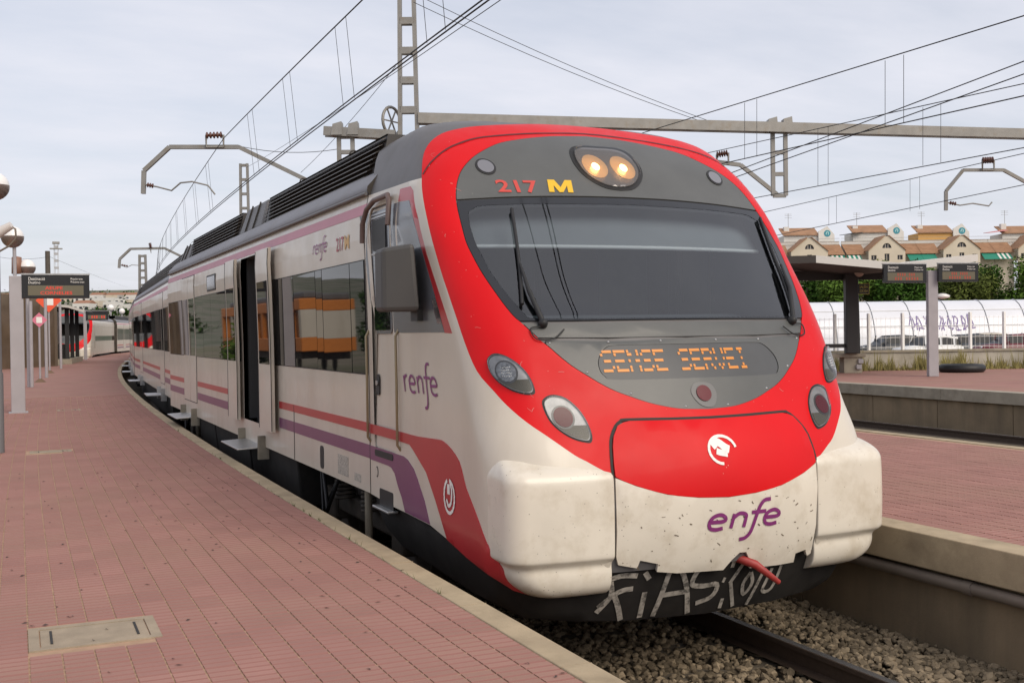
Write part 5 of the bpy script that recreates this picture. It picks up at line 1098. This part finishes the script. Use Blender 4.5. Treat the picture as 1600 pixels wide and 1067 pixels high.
# car park surface
mb = MB(); q = [atd(900, 600, 39.2), atd(1900, 600, 39.2), atd(1900, 600, 112), atd(900, 600, 112)]; mb.add([Vector((v.x, v.y, -.72)) for v in q], [(0, 1, 2, 3)]); struct(mb.build('car_park', pmat('car_park_ground', (.26, .235, .19), .95, var=.2, vscale=.5)))
def parked_car(name, label, px, d, col, ang, L=4.0, Hc=1.42):
    c = atd(px, 540, d); t = thing(name, label, 'car', (c.x, c.y, -.56), 'cars parked behind the railing'); base = Vector((c.x, c.y, -.56))
    paint = pmat('car_paint_%d' % int(px), col, .4, coat=.15, spec=.3, var=.04); gls = pmat('car_glass', (.02, .022, .026), .3, spec=.15)
    ux = Matrix.Rotation(ang, 3, 'Z')@RX; uy = Vector((0, 0, 1)).cross(ux)
    W = lambda x, y_, z: base+ux*x+uy*y_+Vector((0, 0, z))
    st = [(-L*.5, .30, .58, .62), (-L*.47, .22, .74, .74), (-L*.30, .18, .86, .80), (-L*.08, .18, .92, .82), (L*.25, .18, .92, .82), (L*.43, .2, .90, .80), (L*.49, .28, .78, .74), (L*.5, .34, .6, .66)]
    rows = [[W(x, -hw*.9, zb), W(x, -hw, zb+.12), W(x, -hw*1.0, (zb+zt_)/2), W(x, -hw*.93, zt_), W(x, 0, zt_+.03), W(x, hw*.93, zt_), W(x, hw, (zb+zt_)/2), W(x, hw, zb+.12), W(x, hw*.9, zb)] for x, zb, zt_, hw in st]
    mb = MB(); mb.grid(rows); mb.add(rows[0], [tuple(range(9))]); mb.add(rows[-1], [tuple(range(8, -1, -1))]); mb.build('body', paint, t)
    cab = [(-L*.24, .88, .74, .0), (-L*.06, .90, .60, Hc-.90-.04), (L*.20, .90, .60, Hc-.90), (L*.40, .90, .62, Hc-1.0), (L*.47, .86, .72, 0)]
    rows = [[W(x, -(.76), zb), W(x, -hw-(0 if h else .0), zb+h), W(x, hw, zb+h), W(x, .76, zb)] for x, zb, hw, h in cab]
    mb = MB(); mb.grid(rows, 0, False); gl = mb.build('windows', gls, t)
    mb = MB(); mb.grid([[W(x, -hw*1.06, zb+h-.09), W(x, -hw*1.03, zb+h+.012), W(x, 0, zb+h+.04), W(x, hw*1.03, zb+h+.012), W(x, hw*1.06, zb+h-.09)] for x, zb, hw, h in cab[1:4]]); mb.build('roof', paint, t)
    for x, zb in ((-L*.15, .9), (L*.1, .9), (L*.33, .9)):
        for sd in (-1, 1):
            mb = MB(); mb.bar(W(x-.06, sd*.775, .86), W(x+.03, sd*.615, Hc-.02), .11, .03); mb.build('pillar', paint, t)
    for x in (-L*.31, L*.30):
        for sd in (-1, 1):
            mb = MB(); mb.lathe(W(x, sd*.80, .30), [(.001, .02), (.19, .025), (.2, .03), (.30, .03), (.31, 0), (.31, -.16), (.001, -.16)], 20, tuple(uy*sd)); mb.build('wheel', BLACK, t)
    for sd in (-1, 1):
        mb = MB(); mb.lathe(W(-L*.47, sd*.55, .66), [(.001, .05), (.1, .04), (.12, 0)], 10, tuple(-ux)); mb.build('headlight', pmat('car_lamp', (.75, .75, .75), .15), t)
    mb = MB(); mb.bar(W(-L*.17, -.86, .95), W(-L*.13, -.95, 1.0), .16, .1); mb.build('door_mirror', paint, t)
parked_car('parked_car', 'dark grey hatchback parked behind the white car at left', 1390, 68, (.055, .058, .065), 0.12)
parked_car('parked_car', 'small white hatchback parked nearest the railing', 1449, 62, (.72, .72, .71), .25, 3.7)
parked_car('parked_car', 'dark blue grey saloon parked just right of the white hatchback', 1502, 67, (.05, .058, .07), 0.05, 4.4)
parked_car('parked_car', 'dark maroon car parked at the right edge of the picture', 1580, 64, (.13, .025, .035), 0.05, 4.2)
parked_car('parked_car', 'beige car parked in the back row against the white tunnel', 1532, 74, (.42, .38, .32), 0.0, 4.2)
parked_car('parked_car', 'silver car parked far right in the back row', 1618, 74, (.40, .41, .43), 0.0, 4.2)
# translucent tunnel
TD = 85.0; t = thing('covered_walkway', 'long white translucent barrel vaulted walkway behind the car park', 'walkway', atd(1440, 545, TD))
a0 = atd(1130, 520, TD); a1 = atd(1800, 520, TD); a0.z = a1.z = -.72; u = (a1-a0).normalized(); Lw = (a1-a0).length; POLY = pmat('polycarbonate', (.70, .71, .75), .3, coat=.2, var=.05, vscale=.6); arc = [(2.8*(1-cos(q)), 4.05*sin(q)) for q in np.linspace(0, pi, 15)]
nb = int(Lw/2.9)
for k in range(nb):
    mb = MB(); q0 = a0+u*(k*2.9+.03); q1 = a0+u*(k*2.9+2.87); mb.grid([[q+FY*x+Vector((0, 0, z)) for x, z in arc] for q in (q0, q1)]); mb.build('vault_panel', POLY, t)
    mb = MB(); mb.tube([q0+FY*(x-.02)+Vector((0, 0, z+.02)) for x, z in arc], .035, 6); mb.build('rib', pmat('rib_grey', (.58, .59, .62), .5), t)
for ang_ in (.55, .95):
    mb = MB(); x, z = 2.8*(1-cos(ang_)), 4.05*sin(ang_); mb.bar(a0+FY*(x-.03)+Vector((0, 0, z)), a1+FY*(x-.03)+Vector((0, 0, z)), .04); mb.build('purlin', FW, t)
def tun(x, z): z = z*1.32; q = math.asin(min(.999, max(0, z/4.05))); return a0+u*x+FY*(2.8*(1-cos(q)))+Vector((0, 0, z)), (-FY*cos(q)+Vector((0, 0, sin(q)))).normalized()
gx0 = (atd(1425, 505, TD)-a0).dot(u); rnd = random.Random(21); GS = []
for k in range(9):
    x = gx0+k*.56; GS.append([(x+rnd.uniform(-.1, .1), 1.5+rnd.uniform(-.15, .25)), (x+rnd.uniform(-.1, .35), 2.0+rnd.uniform(0, .25)), (x+.35, 1.6+rnd.uniform(-.1, .3)), (x+.1, 1.35+rnd.uniform(-.1, .2)), (x+.5, 1.4+rnd.uniform(-.1, .4))])
    GS.append([(x+rnd.uniform(0, .2), 2.15), (x+rnd.uniform(.1, .4), 1.3)])
strokes_on('spray_graffiti', GS, tun, pmat('spray_purple', (.17, .11, .30), .6), t, .03, .06)
# trees behind
labels = ['leftmost bushy green tree visible under the canopy roof', 'bushy tree just right of the canopy column', 'bushy dark tree behind the exit sign', 'dense green tree behind the left departure display', 'green tree behind the far sign post', 'tall green tree right of the sign post', 'dark green tree second from the right edge', 'bushy green tree at the right edge', 'small dark tree behind the train roof side', 'green tree beyond the right edge']
for i, (px, tpy, d) in enumerate(((1262, 424, 104), (1315, 414, 102), (1362, 410, 105), (1408, 404, 102), (1450, 392, 106), (1500, 400, 102), (1548, 396, 105), (1598, 404, 102))):
    b = atd(px, 540, d); zt = atd(px, tpy, d).z; tree('leafy_tree', labels[i], (b.x, b.y, -.8), (zt+.8)*1.06, 3.4, 9000, LEAFS[i % 3], 40+i, 'trees behind the walkway', .16)
# weeds at the wall foot
mb = MB(); rnd = random.Random(8)
for i in range(2600):
    px = rnd.uniform(1270, 1640); q = atd(px, 560, WD-.25-rnd.random()*.9); cl_ = sin(px*.11)+sin(px*.043+1)+sin(px*.29); h = max(.06, rnd.uniform(.1, .35)+.16*cl_+(.5*rnd.random() if rnd.random() < .12 else 0)); l = Vector((rnd.uniform(-.15, .15), rnd.uniform(-.15, .15), h)); b = Vector((q.x, q.y, 0)); w = RX*.012
    mb.add([b-w, b+w, b+l*.6+w*.8, b+l], [(0, 1, 2, 3)])
o = mb.build('weeds', leafmat('weed_straw', (.26, .23, .09)), None, kind='stuff'); o['label'] = 'straw coloured weeds along the foot of the boundary wall'; o['category'] = 'weeds'
# flats
HD = 150.0; CREAM = pmat('stucco_cream', (.60, .53, .42), .85, var=.08, vscale=.4); TERRA = pmat('terracotta', (.33, .185, .105), .9, var=.2, vscale=1.2); WHT = pmat('stucco_white', (.66, .64, .60), .85, var=.06, vscale=.4); OCH = pmat('stucco_ochre', (.62, .36, .12), .85); GRN = pmat('awning_green', (.015, .20, .13), .7); FRM = pmat('window_frame', (.55, .5, .43), .6)
def hz(px, py): return atd(px, py, HD).z
def flats(k, px, label, ochre, awn):
    c = atd(px, 400, HD); ez = 11.45; ap = 13.2+.1*(k % 2); gw_ = 2.45; hw = 5.05; t = thing('terraced_house', label, 'house', (c.x, c.y, -.9), 'terraced houses on the right'); o = Vector((c.x, c.y, 0))
    fn = flat_fn(o, RX); Wp = lambda x, y_, z: o+RX*x+FY*y_+Vector((0, 0, z))
    arch = [( .62*cos(a), 11.75+.66*sin(a)) for a in np.linspace(0, pi, 10)]; 
    wins = [(-.32, .32, 10.0, 11.0), (-2.1, -1.4, 10.2, 10.8), (1.4, 2.1, 10.2, 10.8)]
    hl = [[(a, c0), (b, c0), (b, d0), (a, d0)] for a, b, c0, d0 in wins]
    patch('wall', [(-gw_, -1), (gw_, -1), (gw_, ez), (.35, ap), (-.35, ap), (-gw_, ez)], fn, CREAM, t, holes=[arch]+hl, step=0, off=0, thick=.25)
    wn = patch('arched_window', arch, fn, HWIN, t, step=0, off=-.18, thick=.02); 
    for x in (-.18, .18): patch('mullion', rect(x-.03, x+.03, 11.76, 12.3), fn, FRM, wn, step=0, off=-.12, thick=.05)
    for h in hl:
        w_ = patch('window', h, fn, HWIN, t, step=0, off=-.18, thick=.02); xm = (h[0][0]+h[1][0])/2; patch('window_bar', rect(xm-.03, xm+.03, h[0][1]+.02, h[2][1]-.02), fn, FRM, w_, step=0, off=-.12, thick=.04)
    for sg in (-1, 1):
        mb = MB(); x0, x1 = sg*gw_, sg*hw; mb.hexa([Wp(x0, 1.4, -1), Wp(x1, 1.4, -1), Wp(x1, 1.7, -1), Wp(x0, 1.7, -1)], [Wp(x0, 1.4, 11.0), Wp(x1, 1.4, 11.0), Wp(x1, 1.7, 11.0), Wp(x0, 1.7, 11.0)]); mb.build('side_wall', CREAM, t)
        for r_ in range(7):          # rows of roof tiles
            a, b_ = r_/7, (r_+1)/7; mb = MB(); z0, z1 = 11.0+1.5*a, 11.0+1.5*b_; y0, y1 = 1.1+2.4*a, 1.1+2.4*b_
            mb.hexa([Wp(sg*1.2 if False else x0*.99, y0, z0), Wp(x1, y0, z0), Wp(x1, y1, z1), Wp(x0*.99, y1, z1)], [Wp(x0*.99, y0, z0+.10), Wp(x1, y0, z0+.10), Wp(x1, y1, z1+.05), Wp(x0*.99, y1, z1+.05)]); mb.build('roof_course', TERRA, t)
        mb = MB(); mb.hexa([Wp(sg*(gw_+.1), -.15, ez-.05), Wp(sg*.3, -.15, ap+.05), Wp(sg*.3, 4, ap+.05), Wp(sg*(gw_+.1), 4, ez-.05)], [Wp(sg*(gw_+.1), -.15, ez+.06), Wp(sg*.3, -.15, ap+.17), Wp(sg*.3, 4, ap+.17), Wp(sg*(gw_+.1), 4, ez+.06)]); mb.build('gable_roof', TERRA, t)
    mb = MB(); mb.hexa([Wp(-hw, 3.6, 10), Wp(hw, 3.6, 10), Wp(hw, 3.8, 10), Wp(-hw, 3.8, 10)], [Wp(-hw, 3.6, 13.0), Wp(hw, 3.6, 13.0), Wp(hw, 3.8, 13.0), Wp(-hw, 3.8, 13.0)]); mb.build('parapet', WHT, t)
    pc = (1.2, .4, -.6, 1.0, 0)[k % 5]; wall = OCH if ochre else WHT; ph = (0, .25, .1, -.15, 0)[k % 5]
    mb = MB(); x0, x1 = pc-3.4, pc+3.0; mb.hexa([Wp(x0, 5, 12), Wp(x1, 5, 12), Wp(x1, 9, 12), Wp(x0, 9, 12)], [Wp(x0, 5, 14.0+ph), Wp(x1, 5, 14.0+ph), Wp(x1, 9, 14.0+ph), Wp(x0, 9, 14.0+ph)]); pw = mb.build('penthouse_wall', wall, t)
    mb = MB(); mb.hexa([Wp(x0-.2, 4.7, 13.98+ph), Wp(x1-1.6, 4.7, 13.98+ph), Wp(x1-1.6, 7.2, 15.1+ph), Wp(x0-.2, 7.2, 15.1+ph)], [Wp(x0-.2, 4.7, 14.1+ph), Wp(x1-1.6, 4.7, 14.1+ph), Wp(x1-1.6, 7.2, 15.22+ph), Wp(x0-.2, 7.2, 15.22+ph)]); mb.build('penthouse_roof', TERRA, t)
    g_ = patch('penthouse_gable', [(x1-1.7, 12.5), (x1+.5, 12.5), (x1+.5, 14.0+ph), (x1-.5, 15.2+ph), (x1-1.7, 14.5+ph)], flat_fn(o+FY*4.6, RX), WHT, t, step=0, off=0, thick=.25)
    patch('round_emblem', circ((x1-.5, 14.2+ph), .46, 20), flat_fn(o+FY*4.6, RX), pmat('emblem_teal', (.04, .26, .33), .6), g_, step=0, off=.03, thick=.03); strokes_on('emblem_mark', [[(x1-.7, 14.05+ph), (x1-.55, 14.4+ph), (x1-.35, 14.3+ph), (x1-.4, 14.0+ph)]], flat_fn(o+FY*4.6, RX), pmat('emblem_light', (.35, .6, .62), .6), g_, .06, .14)
    mb = MB(); mb.box((0, 0, 0), (.7, .7, 1.0)); mb.v = [tuple(Wp(x0+.3+a, 6+b_, 14.3+z)) for a, b_, z in mb.v]; mb.build('chimney', WHT, t)
    mb = MB(); q = Wp(x0+1.0, 6.5, 14.6); mb.tube([q, q+Vector((0, 0, 2.6))], .03, 5)
    for z_ in (2.0, 2.3, 2.5): mb.bar(q+Vector((0, 0, z_))-RX*.5, q+Vector((0, 0, z_))+RX*.5, .03)
    mb.build('aerial', GALV, t)
    for z_ in (12.6, 13.0, 13.4): mb = MB(); mb.bar(Wp(-hw, 3.5, z_), Wp(hw, 3.5, z_), .04); mb.build('terrace_rail', GALV, t)
    if k in (1, 3):
        mb = MB(); mb.hexa([Wp(-4.6, 4.2, 13.9), Wp(-1.9, 4.2, 14.2), Wp(-1.9, 6, 14.4), Wp(-4.6, 6, 14.0)], [Wp(-4.6, 4.2, 13.96), Wp(-1.9, 4.2, 14.26), Wp(-1.9, 6, 14.46), Wp(-4.6, 6, 14.06)]); mb.build('shade_sail', BLACK if k == 1 else pmat('sail_pink', (.55, .2, .2), .8), t)
    if awn:
        for i_, (x0, x1) in enumerate(awn):
            mb = MB(); mb.hexa([Wp(x0, 1.35, 10.95), Wp(x1, 1.35, 10.95), Wp(x1, .1, 10.05), Wp(x0, .1, 10.05)], [Wp(x0, 1.35, 11.0), Wp(x1, 1.35, 11.0), Wp(x1, .1, 10.1), Wp(x0, .1, 10.1)]); aw = mb.build('awning', GRN, t)
            if i_ == 0 and k != 2:
                for q in np.arange(x0+.15, x1, .6):
                    mb = MB(); mb.hexa([Wp(q, 1.36, 11.005), Wp(q+.28, 1.36, 11.005), Wp(q+.28, .08, 10.105), Wp(q, .08, 10.105)], [Wp(q, 1.36, 11.02), Wp(q+.28, 1.36, 11.02), Wp(q+.28, .08, 10.12), Wp(q, .08, 10.12)]); mb.build('awning_stripe', WHT, aw)
for k, (px, lab, och, awn) in enumerate(((1265, 'cream gabled house nearest the train with green striped awning', False, [(3.1, 5.0)]), (1386, 'cream gabled house with plain green awning behind the canopy', False, [(-5.0, -3.2), (3.1, 5.0)]), (1503, 'cream gabled house with ochre rooftop wall and green awnings', True, [(-5.0, -3.1), (3.1, 5.0)]), (1620, 'cream gabled house cut by the right edge with green awnings', False, [(-5.0, -3.1)]))):
    flats(k, px, lab, och, awn)

# ================================================================ overhead line
def hx(a, b): return (Vector(b)-Vector(a))
mA = onx(637, 100, 9.1); MB_ = Vector((mA.x, mA.y, 0)); t = thing('catenary_mast', 'tall lattice steel mast rising behind the train roof', 'mast', MB_)
bx = RX
for sx in (-1, 1):
    mb = MB(); mb.bar(MB_+bx*sx*.29, MB_+bx*sx*.16+Vector((0, 0, 11.2)), .10, .20, FY); mb.build('leg', GALV, t)
for k in range(15):
    z = .4+k*.74; w = .29-.13*z/11.2
    for sy_ in (-1, 1):
        mb = MB(); mb.bar(MB_-bx*w+FY*sy_*.09+Vector((0, 0, z)), MB_+bx*w+FY*sy_*.09+Vector((0, 0, z)), .02, .17); mb.build('batten', GALV, t)
dM = proj(MB_+Vector((0, 0, 6)))[2]
mb = MB(); c = atd(612, 190, dM+.3); mb.tube([c+(RX*.35+FY*.55).normalized()*.36*cos(a)+Vector((0, 0, .36*sin(a))) for a in np.linspace(0, 6.2831, 21)], .04, 6, caps=False)
for a in np.linspace(0, pi, 4)[:-1]: e = (RX*.35+FY*.55).normalized()*.36*cos(a)+Vector((0, 0, .36*sin(a))); mb.bar(c-e, c+e, .03)
mb.build('tension_wheel', GALV, t)
# portal beam
t = thing('portal_beam', 'long horizontal steel beam spanning the tracks behind the train', 'beam', MB_+Vector((0, 0, 6.4)))
bl = atd(507, 206, dM); br0 = atd(652, 186, dM); d_r = 31.5; br1 = atd(1640, 211, d_r)
def lbeam(a, b, h, nm):
    a = Vector(a); b = Vector(b); d_ = (b-a); nrm = d_.cross(Vector((0, 0, 1))).normalized()
    for s_ in (-1, 1):
        mb = MB(); mb.bar(a+nrm*s_*.14, b+nrm*s_*.14, .06, h); mb.build(nm, GALV, t)
    n_ = max(2, int(d_.length/.9))
    for k in range(n_): q0 = a+d_*k/n_; q1 = a+d_*(k+1)/n_; mb = MB(); mb.bar(q0+nrm*.14*(1 if k % 2 else -1)-Vector((0, 0, h*.45)), q1-nrm*.14*(1 if k % 2 else -1)-Vector((0, 0, h*.45)), .05, .03); mb.build('lacing_bar', GALV, t)
lbeam(bl, atd(618, 212, dM), .22, 'beam_rail'); lbeam(br0, br1, .26, 'beam_rail')
def lerp_beam(px): 
    f_ = (px-652)/(1640-652); return br0+(br1-br0)*f_
def drop_post(px, py0, py1, d, label):
    a = atd(px, py0, d); b = atd(px+1, py1, d); t = thing('drop_post', label, 'drop post', a, 'drop posts under the portal')
    for s_ in (-1, 1): mb = MB(); mb.bar(a+RX*s_*.17, b+RX*s_*.17, .10, .12, FY); mb.build('upright', GALV, t)
    H_ = a.z-b.z; n_ = max(2, int(H_/.5))
    for k in range(n_+1): q = b+(a-b)*k/n_; mb = MB(); mb.bar(q-RX*.17, q+RX*.17, .1, .1); mb.build('batten', GALV, t)
    mb = MB()
    for s_ in (-1, 1): mb.hexa([a+RX*(s_*.2-.14)+FY*e+Vector((0, 0, .02)) for e in (-.2,)]*1+[a+RX*(s_*.2+.14)+FY*-.2+Vector((0, 0, .02)), a+RX*(s_*.2+.14)+FY*.2+Vector((0, 0, .02)), a+RX*(s_*.2-.14)+FY*.2+Vector((0, 0, .02))], [a+RX*(s_*.2-.1)-FY*.16+Vector((0, 0, .30)), a+RX*(s_*.2+.12)-FY*.16+Vector((0, 0, .36)), a+RX*(s_*.2+.12)+FY*.16+Vector((0, 0, .36)), a+RX*(s_*.2-.1)+FY*.16+Vector((0, 0, .30))])
    mb.build('clamp', GALV, t); return t
d2 = proj(lerp_beam(1217))[2]
drop_post(540, 214, 262, dM, 'short lattice drop post hanging from the left beam end'); drop_post(1217, 205, 306, d2, 'lattice drop post hanging from the beam right of the train')
def insul(t, a, b, r=.07, n=6):
    a = Vector(a); b = Vector(b); prof = []
    L_ = (b-a).length
    for k in range(n): h = L_*(k+.2)/n; prof += [(r*.45, h-L_*.3/n), (r, h), (r, h+L_*.25/n), (r*.45, h+L_*.4/n)]
    mb = MB(); mb.lathe(a, prof, 12, tuple(b-a)); mb.build('insulator', INSUL, t)
def bracket(label, pts, d, ins, arm, group='registration brackets', w=.10):
    P_ = [atd(x, y_, d) for x, y_ in pts]; t = thing('registration_bracket', label, 'bracket', P_[0], group)
    for a, b in zip(P_[:-1], P_[1:]): mb = MB(); mb.bar(a, b, w, w, FY); mb.build('bracket_bar', GALV, t)
    if ins:
        (x0, y0), (x1, y1) = ins; a, b = atd(x0, y0, d-.1), atd(x1, y1, d-.1); insul(t, a, b, .08*d/27 if d < 40 else .10, 5)
        mb = MB(); e = Vector((0, 0, -abs(a.z-b.z)-.28)); mb.tube([a, a+Vector((0, 0, -.3)), b+Vector((0, 0, -.3)), b], .03, 6); mb.build('insulator_yoke', GALV, t)
    if arm:
        mb = MB(); mb.tube([atd(x, y_, d) for x, y_ in arm], .022, 6); mb.build('steady_arm', GALV, t)
        insul(t, atd(arm[0][0]+3, arm[0][1], d), atd(arm[0][0]+14, arm[0][1]+2, d), .06, 3)
    return t
bracket('angular cantilever bracket over the near track left of the mast', [(224, 303), (225, 267), (265, 230), (373, 230), (484, 284), (540, 262)], dM, ((322, 212), (349, 211)), [(227, 289), (245, 292), (268, 298), (282, 286), (300, 284), (325, 290), (336, 304)])
bracket('distant angular bracket over the far end of the train', [(186, 419), (187, 405), (204, 389), (257, 388), (292, 405)], 70, ((234, 380), (236, 388)), [(187, 414), (198, 418), (206, 414), (219, 415)], w=.14)
bracket('angular bracket at the right edge of the picture', [(1478, 329), (1478, 299), (1505, 266), (1568, 266), (1612, 290), (1660, 300)], 33, ((1535, 251), (1553, 250)), [(1481, 317), (1500, 321), (1520, 318), (1545, 322), (1550, 316)], w=.09)
bracket('short bracket arm fixed to the drop post right of the train', [(1110, 252), (1157, 258), (1214, 304)], d2, ((1120, 242), (1138, 239)), None)
for px, d, y0, y1, lab in ((381, 66, 256, 345, 'far lattice mast left of the train roof'), (222.5, 78, 398, 470, 'farthest dark mast over the tail of the train')):
    a = atd(px, y0, d); t = thing('catenary_mast', lab, 'mast', (a.x, a.y, 0)); B0 = Vector((a.x, a.y, 0))
    for s_ in (-1, 1): mb = MB(); mb.bar(B0+RX*s_*.30, Vector((a.x, a.y, a.z))+RX*s_*.2, .13, .2, FY); mb.build('leg', GALV, t)
    for k in range(14): z = .5+k*(a.z-.6)/13; mb = MB(); mb.bar(B0-RX*.26+Vector((0, 0, z)), B0+RX*.26+Vector((0, 0, z)), .12, .16); mb.build('batten', GALV, t)
# wires of the near track
def sag(a, b, n, s_): a = Vector(a); b = Vector(b); return [a+(b-a)*k/n-Vector((0, 0, 4*s_*(k/n)*(1-k/n))) for k in range(n+1)]
w_ = onx(745, 0, AX); ZC = w_.z
tc_ = thing('overhead_line', 'contact and messenger wires strung above the near track', 'overhead wire', (AX, 10, ZC))
def cz(y): return ZC
for e in (-.03, .03):
    mb = MB(); mb.tube([pth(y, e+.12*sin(y/14.5), cz(y)) for y in ys(-12, 120, 3.0)], .009, 6); mb.build('contact_wire', WIRE, tc_)
sup = [-22, 26.5, 72, 118]; zs_ = ZC+1.33
def mz_(y):
    for a, b in zip(sup[:-1], sup[1:]):
        if a <= y <= b: k = (y-a)/(b-a); return zs_-4*.30*k*(1-k)
    return zs_
mb = MB(); mb.tube([pth(y, 0, mz_(y)) for y in ys(-20, 117, 1.5)], .010, 6); mb.build('messenger_wire', WIRE, tc_)
for a, b in zip(sup[:-1], sup[1:]):
    for k in range(1, 13):
        y = a+(b-a)*k/13
        for e in (-.3, .3):
            if y+e < 1: continue
            mb = MB(); mb.tube([pth(y+e, .12*sin(y/14.5), cz(y)), pth(y+e, 0, mz_(y+e))], .004, 5); mb.build('dropper', WIRE, tc_)
# wires over the other tracks, surveyed from two sightings each
def wire_thing(label, lines, x, drops=()):
    pts0 = onx(*lines[0][0], x); t = thing('overhead_line', label, 'overhead wire', pts0, 'wires over the other tracks')
    for nm, a, b, r in [(('messenger_wire' if i == 0 else 'contact_wire'), l[0], l[-1], .010) for i, l in enumerate(lines)]:
        A = onx(*a, x); B = onx(*b, x); D = (B-A); mb = MB(); mb.tube([A-D*.5, A, B, B+D*.35], r, 6); mb.build(nm, WIRE, t)
    for px, y0, y1 in drops: mb = MB(); mb.tube([onx(px, y0, x), onx(px, y1, x)], .005, 5); mb.build('dropper', WIRE, t)
wire_thing('thick messenger and contact wire rising to the upper right corner', [[(1063, 190), (1600, 25)], [(1135, 254.5), (1600, 150)]], 13.2, [(1163.5, 161, 249), (1182.5, 155, 245), (1383, 95, 199.5), (1412, 86, 192)])
wire_thing('middle pair of wires crossing behind the drop post', [[(1139, 232), (1600, 131)], [(1187, 308), (1600, 231)]], 17.3, [(1278, 202, 291), (1294, 198, 288), (1442, 168, 259), (1470, 162, 254)])
wire_thing('lower pair of wires just above the rooftops on the right', [[(1201, 330), (1600, 240)], [(1262, 358), (1600, 289)]], 22.0, [(1295, 310, 352), (1307, 307, 349), (1422, 280, 330), (1437, 276, 327)])
wire_thing('thin slanting feeder wires right of the drop post', [[(1158, 274), (1600, 116)], [(1225, 239), (1600, 96)]], 15.0)
for (a, b, d0, d1_, lab) in (((650, -8), (1112, 191), 26, 30, 'upper thin stay wire from the mast to the beam'), ((646, 4), (1090, 188), 26, 30, 'lower thin stay wire from the mast to the beam'), ((618, 104), (470, 270), dM, 40, 'thin wire running down behind the mast to the left'), ((790, -5), (385, 262), 18, 60, 'thin feeder wire crossing in front of the mast'), ((375, 229), (530, 233), dM, dM, 'horizontal stay wire between bracket and drop post'), ((0, 402), (77, 401), 60, 60, 'telephone wire left of the wooden pole'), ((77, 401), (200, 449), 60, 200, 'telephone wire right of the wooden pole'), ((560, 238), (300, 395), 30, 90, 'thin return wire above the train roof')):
    mb = MB(); mb.tube(sag(atd(*a, d0), atd(*b, d1_), 8, .12), .008, 5); tag(mb.build('stay_wire', WIRE), lab, 'wire', 'thin overhead wires')
